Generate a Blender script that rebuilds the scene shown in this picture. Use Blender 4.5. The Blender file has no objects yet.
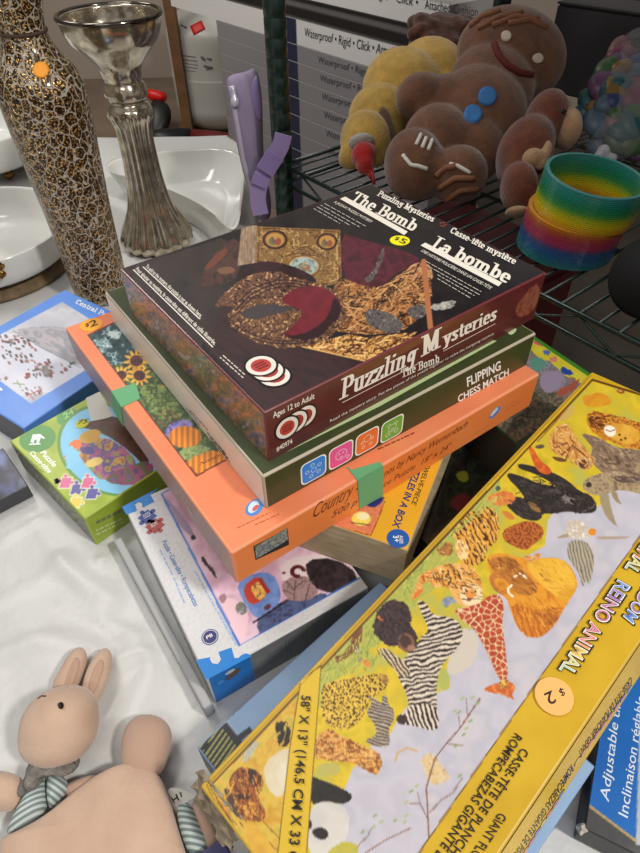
import bpy, bmesh, math, random
import numpy as np
from mathutils import Vector, Matrix
from mathutils.bvhtree import BVHTree
C = bpy.context.scene.collection
R = math.radians
random.seed(7)
# ------------------------------------------------------------------ camera
FPX, PITCH, ROLL = 605.74, R(44.543), R(-1.0737)
CD = np.array([0, math.cos(PITCH), -math.sin(PITCH)])
_u0 = np.array([0, math.sin(PITCH), math.cos(PITCH)]); _r0 = np.array([1., 0, 0])
CR = _r0*math.cos(ROLL) + _u0*math.sin(ROLL)
CU = -_r0*math.sin(ROLL) + _u0*math.cos(ROLL)
def ray(px, py): return CD + CR*(px-320)/FPX - CU*(py-426.5)/FPX
def atw(px, py, w): return ray(px, py)*w                    # point at a depth
def atz(px, py, z):                                         # point on a level plane
    q = ray(px, py); return q*(z/q[2])
def proj(P):
    P = np.asarray(P, float); w = P@CD
    return 320+FPX*(P@CR)/w, 426.5-FPX*(P@CU)/w
cam = bpy.data.cameras.new('camera'); co = bpy.data.objects.new('camera', cam); C.objects.link(co)
cam.sensor_fit = 'VERTICAL'; cam.sensor_height = 24; cam.lens = FPX/853*24; cam.clip_start = .01; cam.clip_end = 50
co.matrix_world = Matrix(((CR[0], CU[0], -CD[0], 0), (CR[1], CU[1], -CD[1], 0), (CR[2], CU[2], -CD[2], 0), (0, 0, 0, 1)))
bpy.context.scene.camera = co
TABLE = -.54; SHELF = -.40; FLOOR = -1.28
# ------------------------------------------------------------------ objects
def tag(o, label=None, cat=None, group=None, kind=None):
    if label: o['label'] = label
    if cat: o['category'] = cat
    if group: o['group'] = group
    if kind: o['kind'] = kind
    return o
def thing(name, loc, label, cat, group=None, mat=None):
    o = bpy.data.objects.new(name, None); C.objects.link(o); o.empty_display_size = .03
    if mat is not None: o.matrix_world = mat
    else: o.location = loc
    return tag(o, label, cat, group)
def link(name, me, m, parent=None, world=True, smooth=False):
    """link a mesh given in world coordinates; re-express it in its parent's frame"""
    o = bpy.data.objects.new(name, me); C.objects.link(o)
    if m is not None and not me.materials: me.materials.append(m)
    if smooth:
        me.polygons.foreach_set('use_smooth', [True]*len(me.polygons))
    if parent is not None:
        o.parent = parent
        if world: me.transform(pmat(parent).inverted())
    elif world:
        center_origin(o)
    return o
def pmat(o):
    m = o.matrix_basis.copy()
    while o.parent: o = o.parent; m = o.matrix_basis @ m
    return m
def center_origin(o):
    me = o.data
    if not len(me.vertices): return
    a = np.empty(len(me.vertices)*3, 'f'); me.vertices.foreach_get('co', a); a = a.reshape(-1, 3)
    c = Vector(((a[:, 0].min()+a[:, 0].max())/2, (a[:, 1].min()+a[:, 1].max())/2, a[:, 2].min()))
    me.transform(Matrix.Translation(-c)); o.location = c
def pydata(name, v, f):
    me = bpy.data.meshes.new(name); me.from_pydata([tuple(map(float, p)) for p in v], [], [tuple(map(int, q)) for q in f]); me.update(); return me
# ------------------------------------------------------------------ materials
def lin(c):
    c = np.asarray(c, float); return np.where(c <= .04045, c/12.92, ((np.clip(c, 0, 9)+.055)/1.055)**2.4)
def rgba(c): return (*[float(x) for x in lin(c)], 1)
def mat(name, col, rough=.5, metal=0, coat=0, bump=None, var=None, sheen=0, attr=False, trans=0, alpha=1, ior=1.45, spec=None):
    m = bpy.data.materials.new(name); m.use_nodes = True; nt = m.node_tree; b = nt.nodes['Principled BSDF']
    b.inputs['Roughness'].default_value = rough; b.inputs['Metallic'].default_value = metal
    b.inputs['Coat Weight'].default_value = coat; b.inputs['Coat Roughness'].default_value = .12
    b.inputs['Sheen Weight'].default_value = sheen; b.inputs['Transmission Weight'].default_value = trans
    b.inputs['Alpha'].default_value = alpha; b.inputs['IOR'].default_value = ior
    if spec is not None: b.inputs['Specular IOR Level'].default_value = spec
    tc = nt.nodes.new('ShaderNodeTexCoord')
    if attr:
        a = nt.nodes.new('ShaderNodeAttribute'); a.attribute_name = 'Col'; src = a.outputs['Color']
        nt.links.new(src, b.inputs['Base Color'])
    else:
        b.inputs['Base Color'].default_value = rgba(col)
        if var:                                             # (scale, second colour[, detail])
            n = nt.nodes.new('ShaderNodeTexNoise'); n.inputs['Scale'].default_value = var[0]; n.inputs['Detail'].default_value = 4
            r = nt.nodes.new('ShaderNodeValToRGB'); r.color_ramp.elements[0].position = .35; r.color_ramp.elements[1].position = .65
            r.color_ramp.elements[0].color = rgba(col); r.color_ramp.elements[1].color = rgba(var[1])
            nt.links.new(tc.outputs['Object'], n.inputs['Vector']); nt.links.new(n.outputs['Fac'], r.inputs['Fac']); nt.links.new(r.outputs['Color'], b.inputs['Base Color'])
    if bump:
        n = nt.nodes.new('ShaderNodeTexNoise'); n.inputs['Scale'].default_value = bump[0]; n.inputs['Detail'].default_value = 5
        k = nt.nodes.new('ShaderNodeBump'); k.inputs['Strength'].default_value = bump[1]; k.inputs['Distance'].default_value = bump[2] if len(bump) > 2 else .002
        nt.links.new(tc.outputs['Object'], n.inputs['Vector']); nt.links.new(n.outputs['Fac'], k.inputs['Height']); nt.links.new(k.outputs['Normal'], b.inputs['Normal'])
    return m
M_CARD = mat('printed_card', (1, 1, 1), .42, coat=.1, bump=(14, .12, .004), attr=True)
M_WRAP = mat('shrink_wrapped_card', (1, 1, 1), .38, coat=.45, bump=(22, .22, .004), attr=True)
M_MATTE = mat('matte_print', (1, 1, 1), .6, bump=(300, .1, .0005), attr=True)
# ------------------------------------------------------------------ noise (for printed artwork)
def _h(ix, iy, s):
    n = (ix*374761393 + iy*668265263 + s*982451653).astype(np.int64) & 0x7fffffff
    n = ((n ^ (n >> 13))*1274126177) & 0x7fffffff
    return ((n ^ (n >> 16)) & 0xffff)/65535.
def vn(x, y, s=0):
    ix, iy = np.floor(x).astype(np.int64), np.floor(y).astype(np.int64); fx, fy = x-ix, y-iy
    fx, fy = fx*fx*(3-2*fx), fy*fy*(3-2*fy)
    return (_h(ix, iy, s)*(1-fx)+_h(ix+1, iy, s)*fx)*(1-fy)+(_h(ix, iy+1, s)*(1-fx)+_h(ix+1, iy+1, s)*fx)*fy
def fbm(x, y, s=0, o=3):
    t = 0; a = .5; n = 0
    for k in range(o): t = t+a*vn(x*2**k, y*2**k, s+k*17); n += a; a *= .55
    return t/n
def worley(x, y, s=0):
    ix, iy = np.floor(x).astype(np.int64), np.floor(y).astype(np.int64)
    f1 = np.full(x.shape, 9.); f2 = np.full(x.shape, 9.); idv = np.zeros(x.shape)
    for dx in (-1, 0, 1):
        for dy in (-1, 0, 1):
            jx, jy = ix+dx, iy+dy
            d = np.hypot(jx+_h(jx, jy, s)-x, jy+_h(jx, jy, s+5)-y)
            n = d < f1
            f2 = np.where(n, f1, np.minimum(f2, d)); idv = np.where(n, _h(jx, jy, s+9), idv); f1 = np.where(n, d, f1)
    return f1, f2, idv
# ------------------------------------------------------------------ planes and artwork
class Plane:
    """a flat face: origin and two unit axes; inv() turns traced photo points into face coordinates"""
    def __init__(s, O, ex, ey): s.O = np.array(O, float); s.ex = np.array(ex, float); s.ey = np.array(ey, float); s.n = np.cross(s.ex, s.ey)
    def inv(s, p):
        q = ray(*p); t = (s.O@s.n)/(q@s.n); d = q*t-s.O; return np.array([d@s.ex, d@s.ey])
    def pt(s, a, b, h=0): return s.O+s.ex*a+s.ey*b+s.n*h
def T(x0, y0, *pts, k=4.): return [(x0+x/k, y0+y/k) for x, y in pts]
def chaikin(p, n=2, closed=True):
    p = [np.array(q, float) for q in p]
    for _ in range(n):
        o = []
        m = len(p)
        for i in range(m if closed else m-1):
            a, b = p[i], p[(i+1) % m]; o += [a*.75+b*.25, a*.25+b*.75]
        if not closed: o = [p[0]]+o+[p[-1]]
        p = o
    return p
class Art:
    """a printed sheet sampled on a fine grid; x, y: sheet position in tracing units"""
    def __init__(s, plane, U, V, base):
        s.U, s.V = U, V; P = plane.O+U[..., None]*plane.ex+V[..., None]*plane.ey
        s.x, s.y = proj(P); s.c = np.empty(U.shape+(3,)); s.c[:] = base
    def mask(s, pts, wob=0, seed=1):
        x, y = s.x, s.y
        p = np.array(pts, float); ins = np.zeros(x.shape, bool)
        bb = (x > p[:, 0].min()-3) & (x < p[:, 0].max()+3) & (y > p[:, 1].min()-3) & (y < p[:, 1].max()+3)
        xx, yy = x[bb], y[bb]
        if wob: xx = xx+wob*(fbm(xx*.35, yy*.35, seed)-.5)*2; yy = yy+wob*(fbm(xx*.35, yy*.35, seed+40)-.5)*2
        r = np.zeros(xx.shape, bool)
        for i in range(len(p)):
            (x0, y0), (x1, y1) = p[i], p[(i+1) % len(p)]
            if y0 == y1: continue
            r ^= ((y0 > yy) != (y1 > yy)) & (xx < (x1-x0)*(yy-y0)/(y1-y0)+x0)
        ins[bb] = r; return ins
    def put(s, m, col, a=1.):
        if callable(col): s.c[m] = s.c[m]*(1-a)+col(s.x[m], s.y[m])*a
        else: s.c[m] = s.c[m]*(1-a)+np.array(col)*a
    def poly(s, pts, col, a=1., wob=0, smooth=1, seed=1):
        s.put(s.mask(chaikin(pts, smooth) if smooth else pts, wob, seed), col, a)
    def disc(s, cx, cy, rx, ry, col, rot=0, a=1.):
        dx, dy = s.x-cx, s.y-cy; c, q = math.cos(rot), math.sin(rot)
        s.put(((dx*c+dy*q)/rx)**2+((-dx*q+dy*c)/ry)**2 < 1, col, a)
    def line(s, pts, w, col, a=1.):
        p = np.array(pts, float); bb = (s.x > p[:, 0].min()-w) & (s.x < p[:, 0].max()+w) & (s.y > p[:, 1].min()-w) & (s.y < p[:, 1].max()+w)
        X, Y = s.x[bb], s.y[bb]; d = np.full(X.shape, 1e9)
        for (x0, y0), (x1, y1) in zip(pts[:-1], pts[1:]):
            ex, ey = x1-x0, y1-y0; t = np.clip(((X-x0)*ex+(Y-y0)*ey)/(ex*ex+ey*ey+1e-9), 0, 1)
            d = np.minimum(d, np.hypot(X-x0-t*ex, Y-y0-t*ey))
        m = np.zeros(s.x.shape, bool); m[bb] = d < w/2; s.put(m, col, a)
    def strokes(s, pts, n, ln, w, cols, rot, spread=.5, seed=1, clip=None, a=1., bend=.3):
        """brush strokes (straw, hair, grass) scattered over an outline"""
        rr = random.Random(seed); p = np.array(pts, float); M = s.mask(pts)
        if clip is not None: M &= clip
        keep = s.c[~M].copy(); x0, x1, y0, y1 = p[:, 0].min(), p[:, 0].max(), p[:, 1].min(), p[:, 1].max(); k = t = 0
        while k < n and t < n*8:
            t += 1; x, y = rr.uniform(x0, x1), rr.uniform(y0, y1)
            if not pip(x, y, pts): continue
            g = rot+rr.gauss(0, spread); l = ln*rr.uniform(.5, 1.3); b = rr.uniform(-bend, bend)
            s.line([(x, y), (x+l*.5*math.cos(g), y+l*.5*math.sin(g)), (x+l*math.cos(g+b), y+l*math.sin(g+b))], w*rr.uniform(.7, 1.3), rr.choice(cols), a); k += 1
        s.c[~M] = keep
def pip(x, y, p):
    r = False
    for i in range(len(p)):
        (x0, y0), (x1, y1) = p[i], p[(i+1) % len(p)]
        if (y0 > y) != (y1 > y) and x < (x1-x0)*(y-y0)/(y1-y0)+x0: r = not r
    return r
def mott(cols, sc=.25, seed=3, stretch=(1, 1), rot=0, o=3):
    """printed texture: bands of a palette along a noise value"""
    cols = np.array(cols, float)
    def f(x, y):
        c, q = math.cos(rot), math.sin(rot); a, b = (x*c+y*q)*sc*stretch[0], (-x*q+y*c)*sc*stretch[1]
        t = np.clip((fbm(a, b, seed, o)-.22)/.56, 0, .999)*(len(cols)-1); i = t.astype(int); w = (t-i)[..., None]
        return cols[i]*(1-w)+cols[np.minimum(i+1, len(cols)-1)]*w
    return f
def stripes(c0, c1, per, rot, wob=3., duty=.5, seed=2, jit=.25):
    c0, c1 = np.array(c0, float), np.array(c1, float)
    def f(x, y):
        t = (-x*math.sin(rot)+y*math.cos(rot))/per+wob*(fbm(x*.09, y*.09, seed)-.5)
        k = ((t % 1) < duty+jit*(fbm(x*.2, y*.2, seed+3)-.5))[..., None]
        return np.where(k, c1, c0)
    return f
def cells(c_in, c_edge, size, w=.14, seed=4, stretch=(1, 1)):
    c_in, c_edge = np.array(c_in, float), np.array(c_edge, float)
    def f(x, y):
        f1, f2, _ = worley(x/size*stretch[0], y/size*stretch[1], seed)
        return np.where((f2-f1 < w)[..., None], c_edge, c_in*(.9+.2*vn(x*.3, y*.3, 8)[..., None]))
    return f
def spots(c_bg, c_sp, size, r=.28, seed=6):
    c_bg, c_sp = np.array(c_bg, float), np.array(c_sp, float)
    def f(x, y):
        f1, _, idv = worley(x/size, y/size, seed)
        return np.where((f1 < r*(.6+.7*idv))[..., None], c_sp, c_bg*(.92+.16*fbm(x*.2, y*.2, 3)[..., None]))
    return f
# ------------------------------------------------------------------ lettering
_cache = {}
def font_polys(s, offset=0., shear=0.):
    k = (s, offset, shear)
    if k in _cache: return _cache[k]
    cu = bpy.data.curves.new('lettering', 'FONT'); cu.body = s; cu.size = 1; cu.offset = offset; cu.shear = shear; cu.resolution_u = 3; cu.fill_mode = 'FRONT'
    o = bpy.data.objects.new('lettering', cu); C.objects.link(o); dg = bpy.context.evaluated_depsgraph_get(); dg.update()
    me = o.evaluated_get(dg).to_mesh()
    v = np.array([p.co[:2] for p in me.vertices]).reshape(-1, 2); f = [list(p.vertices) for p in me.polygons]
    o.evaluated_get(dg).to_mesh_clear(); bpy.data.objects.remove(o); bpy.data.curves.remove(cu)
    _cache[k] = (v, f); return v, f
def width(v): return (v[:, 0].min(), v[:, 0].max()) if len(v) else (0, 1)
CAP = .729
try: CAP = float(font_polys('H')[0][:, 1].max())
except Exception: pass
# a broad-nib serif alphabet drawn as pen strokes
def _arc(cx, cy, rx, ry, a0, a1, n=12): return [(cx+rx*math.cos(R(a0+(a1-a0)*i/n)), cy+ry*math.sin(R(a0+(a1-a0)*i/n))) for i in range(n+1)]
def _H(a, b, y): return [(a, y), (b, y)]
_n = lambda x: [[(x, .43)]+_arc(x+.18, .43, .18, .2, 180, 0)+[(x+.36, .03)], _H(x+.24, x+.5, .03)]
_e = [_H(.14, .5, .36), _arc(.32, .34, .2, .31, 0, 310, 16)]
GL = {
 'P': (.8, [[(.25, .97), (.25, .03)], _H(.06, .44, .03), [(.08, .97), (.46, .97)]+_arc(.48, .72, .22, .25, 90, -90)+[(.28, .47)]]),
 'B': (.86, [[(.25, .97), (.25, .03)], [(.06, .03), (.5, .03)]+_arc(.5, .27, .24, .24, -90, 90)+[(.28, .51)], [(.06, .97), (.46, .97)]+_arc(.46, .74, .22, .23, 90, -90)]),
 'u': (.76, [[(.2, .65), (.2, .2)]+_arc(.38, .2, .18, .17, 180, 360)+[(.56, .65)], [(.56, .65), (.56, .03)], _H(.05, .2, .65), _H(.42, .56, .65), _H(.56, .72, .03)]),
 'z': (.62, [_H(.08, .5, .64), [(.5, .64), (.1, .03)], _H(.1, .54, .03), [(.09, .64), (.06, .5)], [(.54, .03), (.56, .17)]]),
 'l': (.4, [[(.2, .97), (.2, .03)], _H(.05, .2, .97), _H(.05, .36, .03)]),
 'i': (.4, [[(.2, .63), (.2, .03)], _H(.05, .2, .64), _H(.05, .36, .03), [(.2, .86), (.2, .92)]]),
 'n': (.78, [[(.2, .65), (.2, .03)], _H(.05, .2, .64), _H(.06, .35, .03)]+_n(.2)),
 'h': (.78, [[(.2, .97), (.2, .03)], _H(.05, .2, .97), _H(.06, .35, .03)]+_n(.2)),
 'm': (1.14, [[(.2, .65), (.2, .03)], _H(.05, .2, .64), _H(.06, .35, .03)]+_n(.2)+_n(.56)),
 'g': (.68, [_arc(.3, .42, .17, .22, 0, 360, 16), [(.5, .62), (.5, -.1)]+_arc(.3, -.1, .2, .15, 0, -180), _H(.5, .64, .63)]),
 'M': (1.1, [[(.2, .97), (.2, .03)], [(.24, .97), (.54, .1)], [(.54, .1), (.84, .97)], [(.86, .97), (.86, .03)], _H(.05, .24, .97), _H(.05, .36, .03), _H(.84, 1.02, .97), _H(.7, 1.02, .03)]),
 'y': (.66, [[(.14, .65), (.36, .05)], [(.56, .64), (.28, -.2), (.14, -.22)], _H(.02, .27, .64), _H(.46, .66, .64)]),
 's': (.56, [[(.44, .54), (.36, .64), (.22, .64), (.14, .52), (.22, .4), (.36, .3), (.44, .18), (.36, .05), (.2, .03), (.1, .14)]]),
 't': (.46, [[(.22, .86), (.22, .14), (.3, .03), (.42, .1)], _H(.06, .42, .64)]),
 'e': (.62, _e), 'ê': (.62, _e+[[(.16, .76), (.32, .9), (.48, .76)]]), 'è': (.62, _e+[[(.2, .92), (.42, .78)]]),
 'r': (.54, [[(.2, .65), (.2, .03)], _H(.05, .2, .64), _H(.06, .36, .03), [(.22, .42), (.3, .58), (.4, .63), (.48, .58)]]),
 'T': (.82, [_H(.06, .78, .96), [(.42, .96), (.42, .03)], _H(.24, .6, .03), [(.06, .96), (.04, .76)], [(.78, .96), (.8, .76)]]),
 'o': (.68, [_arc(.33, .34, .21, .31, 0, 360, 20)]),
 'b': (.72, [[(.2, .97), (.2, .03)], _H(.05, .2, .97), _arc(.4, .34, .2, .31, 0, 360, 20)]),
 'L': (.74, [[(.25, .97), (.25, .03)], _H(.06, .46, .97), _H(.06, .66, .03), [(.66, .03), (.7, .26)]]),
 'a': (.66, [[(.12, .5), (.2, .63), (.34, .64), (.46, .52), (.46, .03)], _H(.46, .6, .03), _arc(.28, .2, .17, .17, 0, 360, 14)]),
 'C': (.84, [_arc(.44, .5, .3, .47, 48, 312, 18), [(.66, .97), (.66, .76)]]),
 'k': (.74, [[(.2, .97), (.2, .03)], _H(.05, .2, .97), _H(.06, .36, .03), [(.24, .3), (.52, .62)], [(.34, .4), (.58, .05)], _H(.42, .7, .03)]),
 '-': (.46, [_H(.08, .36, .3)]), ' ': (.36, []),
}
def hull(p):
    p = sorted(set((round(a, 5), round(b, 5)) for a, b in p))
    def half(q):
        o = []
        for c in q:
            while len(o) > 1 and (o[-1][0]-o[-2][0])*(c[1]-o[-2][1])-(o[-1][1]-o[-2][1])*(c[0]-o[-2][0]) <= 0: o.pop()
            o.append(c)
        return o
    a, b = half(p), half(p[::-1]); return a[:-1]+b[:-1]
def serif_polys(s, w=.17, h=.06, slant=0.):
    V, F, x = [], [], 0
    for ch in s:
        adv, st = GL[ch]
        for pl in st:
            for (x0, y0), (x1, y1) in zip(pl[:-1], pl[1:]):
                q = [(X+a*w/2, Y+b*h/2) for X, Y in ((x0, y0), (x1, y1)) for a in (-1, 1) for b in (-1, 1)]
                hl = hull(q); F.append(list(range(len(V), len(V)+len(hl)))); V += [(x+a+slant*b, b) for a, b in hl]
        x += adv
    return np.array(V), F
# ------------------------------------------------------------------ mesh collector with printed colour
class PM:
    def __init__(s): s.v, s.f, s.c, s.n = [], [], [], 0
    def add(s, v, f, c):
        v = np.asarray(v, float).reshape(-1, 3); s.v.append(v)
        c = np.asarray(c, float); s.c.append(np.broadcast_to(c, v.shape).copy())
        s.f += [[i+s.n for i in q] for q in f]; s.n += len(v)
    def grid(s, P, c):
        n, m = P.shape[:2]; i = np.arange((n-1)*(m-1)); a = (i//(m-1))*m+i % (m-1)+s.n
        s.f += np.stack([a, a+m, a+m+1, a+1], 1).tolist(); s.v.append(P.reshape(-1, 3)); s.c.append(np.asarray(c).reshape(-1, 3)); s.n += n*m
    def build(s, name):
        me = bpy.data.meshes.new(name); v = np.concatenate(s.v); me.from_pydata(v.tolist(), [], s.f); me.update()
        at = me.color_attributes.new('Col', 'FLOAT_COLOR', 'POINT'); c = np.concatenate([lin(np.clip(np.concatenate(s.c), 0, 1)), np.ones((len(v), 1))], 1)
        at.data.foreach_set('color', c.astype('f').ravel()); return me
    # lettering and small printed shapes on a plane (points given as traced positions)
    def text(s, pl, txt, p0, p1, top, col, h=.00025, serif=False, off=0., fit=None, shear=0., w=.17, th=.06, cap=None):
        g = lambda t: serif_polys(t, w, th) if serif else font_polys(t, off, shear)
        v, f = g(txt); 
        if not len(v): return
        fv = g(fit)[0] if fit else v
        x0, x1 = width(fv); a, b, t = pl.inv(p0), pl.inv(p1), pl.inv(top); cp = cap or (1. if serif else CAP)
        ex = (b-a)/(x1-x0); ey = (t-a)/cp
        q = a+(v[:, :1]-x0)*ex+v[:, 1:]*ey
        if ex[0]*ey[1]-ex[1]*ey[0] < 0: f = [r[::-1] for r in f]
        if serif:
            for i, r in enumerate(f): s.add([pl.pt(*q[k], h+3e-6*i) for k in r], [list(range(len(r)))], col)
        else: s.add([pl.pt(x, y, h) for x, y in q], f, col)
    def shape(s, pl, pts, col, h=.0002, smooth=0):
        q = chaikin(pts, smooth) if smooth else pts
        q = [pl.inv(p) for p in q]
        ar = sum(q[i][0]*q[(i+1) % len(q)][1]-q[(i+1) % len(q)][0]*q[i][1] for i in range(len(q)))
        if ar < 0: q = q[::-1]
        s.add([pl.pt(x, y, h) for x, y in q], [list(range(len(q)))], col)
    def circ(s, pl, p, r, col, h=.0002, ratio=1., n=28, rot=0):
        a = pl.inv(p); cr, sr = math.cos(rot), math.sin(rot)
        s.add([pl.pt(a[0]+r*math.cos(t)*cr-r*ratio*math.sin(t)*sr, a[1]+r*math.cos(t)*sr+r*ratio*math.sin(t)*cr, h) for t in np.linspace(0, 2*math.pi, n, False)], [list(range(n))], col)
    def ring(s, pl, p, r0, r1, col, h=.0003, n=28):
        a = pl.inv(p); t = np.linspace(0, 2*math.pi, n, False)
        v = [pl.pt(a[0]+r*math.cos(q), a[1]+r*math.sin(q), h) for r in (r1, r0) for q in t]
        s.add(v, [[i, (i+1) % n, n+(i+1) % n, n+i] for i in range(n)], col)
    def stroke(s, pl, pts, w, col, h=.0003):
        q = [pl.inv(p) for p in pts]
        for a, b in zip(q[:-1], q[1:]):
            d = b-a; l = np.linalg.norm(d)+1e-9; n = np.array([-d[1], d[0]])/l*w/2
            s.add([pl.pt(*k, h) for k in (a-n, b-n, b+n, a+n)], [[0, 1, 2, 3]], col)
    def small_print(s, pl, p0, p1, hpx, col, seed=0, w=None):
        """print too small to read: word-length dashes"""
        rr = random.Random(seed); p0, p1 = np.array(p0, float), np.array(p1, float); L = np.linalg.norm(p1-p0); t = 0
        while t < L-1:
            n = min(rr.uniform(2.2, 7), L-t); a, b = p0+(p1-p0)*t/L, p0+(p1-p0)*(t+n)/L
            s.stroke(pl, [a, b], hpx*.00085, col); t += n+1.3
def frame(corner, yaw, tilt=(0, 0)):
    """matrix of a box whose top near corner sits at `corner`"""
    return Matrix.Translation(Vector(corner)) @ Matrix.Rotation(yaw, 4, 'Z') @ Matrix.Rotation(tilt[0], 4, 'X') @ Matrix.Rotation(tilt[1], 4, 'Y')
def fvec(F, x, y, z): return np.array((F @ Vector((x, y, z)))[:])
class Box:
    """carton: faces sampled finely, printed, with rounded edges. Local frame: x 0..L, y 0..W, top z=0"""
    def __init__(s, F, L, W, H, edge=(.8, .8, .8), r=.0016, splay=0.):
        s.splay = splay; s.F, s.L, s.W, s.H, s.r, s.edge = F, L, W, H, r, edge; s.pm = PM()
        ax = [np.array((F.to_3x3() @ Vector(a))[:]) for a in ((1, 0, 0), (0, 1, 0), (0, 0, 1))]; s.ax = ax
        P = lambda *a: fvec(F, *a)
        s.top = Plane(P(0, 0, 0), ax[0], ax[1])
        fy = P(0, 0, 0)-P(0, -splay, -H); s.front = Plane(P(0, 0, 0), ax[0], fy/np.linalg.norm(fy)); s.left = Plane(P(0, W, 0), -ax[1], ax[2])
        s.back = Plane(P(L, W, 0), -ax[0], ax[2]); s.right = Plane(P(L, 0, 0), ax[1], ax[2])
    def face(s, which, paint, step=.0012, base=(.5, .5, .5), bulge=0.):
        pl = getattr(s, which); r = s.r
        if which == 'top': a0, a1, b0, b1 = r, s.L-r, r, s.W-r
        elif which in ('front', 'back'): a0, a1, b0, b1 = r, s.L-r, -s.H, -r
        else: a0, a1, b0, b1 = r, s.W-r, -s.H, -r
        n, m = max(2, int((a1-a0)/step)+1), max(2, int((b1-b0)/step)+1)
        U, V = np.meshgrid(np.linspace(a0, a1, n), np.linspace(b0, b1, m), indexing='ij')
        if paint and n*m > 4000:                            # paint at twice the resolution, then average
            du, dv = (a1-a0)/(n-1), (b1-b0)/(m-1)
            U2, V2 = np.meshgrid(a0+du*(np.arange(2*n)/2-.25), b0+dv*(np.arange(2*m)/2-.25), indexing='ij')
            A = Art(pl, U2, V2, base); paint(A); A.c = A.c.reshape(n, 2, m, 2, 3).mean((1, 3))
        else:
            A = Art(pl, U, V, base)
            if paint: paint(A)
        P = pl.O+U[..., None]*pl.ex+V[..., None]*pl.ey
        if bulge: P = P+pl.n*(bulge*np.sin(math.pi*(U-a0)/(a1-a0))*np.sin(math.pi*(V-b0)/(b1-b0)))[..., None]
        s.pm.grid(P, A.c)
    def finish(s, name, m, parent):
        r, L, W, H = s.r, s.L, s.W, s.H; K = 3
        def loop(k, ins, z):
            o = []
            for (cx, cy, a0) in ((r, r, 180), (L-r, r, 270), (L-r, W-r, 0), (r, W-r, 90)):
                for i in range(K+1):
                    a = R(a0+90*i/K); o.append(fvec(s.F, cx+k*math.cos(a), cy+k*math.sin(a)-(s.splay if z < -.9*H and cy == r else 0), z))
            return o
        ls = [loop(r*math.sin(t)+1e-6, 0, -r+r*math.cos(t)) for t in (0, R(30), R(60), R(90))]+[loop(r, 0, -H)]
        n = len(ls[0]); v = [p for l in ls for p in l]
        f = [[k*n+i, (k+1)*n+i, (k+1)*n+(i+1) % n, k*n+(i+1) % n] for k in range(3) for i in range(n)]
        f += [[3*n+i, 4*n+i, 4*n+i+1, 3*n+i+1] for i in range(n) if i % (K+1) != K]      # upright corners
        f.append([4*n+i for i in range(n)][::-1])
        s.pm.add(v, f, s.edge)
        return link(name, s.pm.build(name), m, parent)
    def root(s, name, label, cat, group=None):
        return thing(name, None, label, cat, group, s.F @ Matrix.Translation((s.L/2, s.W/2, -s.H)))
def sticker(parent, pl, p, r, col, txt=None, tdir=None, tup=None, name='price_sticker', label=None, ratio=1., h=.0006):
    pm = PM(); a = pl.inv(p); n = 32; t = np.linspace(0, 2*math.pi, n, False)
    v = [pl.pt(a[0]+r*math.cos(q), a[1]+r*ratio*math.sin(q), k) for k in (h, 0) for q in t]
    pm.add(v, [list(range(n))]+[[i, n+i, n+(i+1) % n, (i+1) % n][::-1] for i in range(n)], col)
    if txt:
        for (s_, p0, p1, tp) in txt: pm.text(pl, s_, p0, p1, tp, (.13, .1, .08), h=h+.0002, off=.01)
    o = link(name, pm.build(name), M_MATTE, parent)
    if label: o['label'] = label
    return o
def tape(parent, name, label, faces, col):
    pm = PM()
    for pl, pts in faces:
        q = [pl.inv(p) for p in pts]
        ar = sum(q[i][0]*q[(i+1) % len(q)][1]-q[(i+1) % len(q)][0]*q[i][1] for i in range(len(q)))
        if ar < 0: q = q[::-1]
        n = len(q); pm.add([pl.pt(x, y, k) for k in (.0007, -.0002) for x, y in q], [list(range(n))]+[[i, n+i, n+(i+1) % n, (i+1) % n][::-1] for i in range(n)], col)
    o = link(name, pm.build(name), M_MATTE, parent); o['label'] = label; return o
# =================================================================== the cartons
def W2(*p): return list(p)
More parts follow.
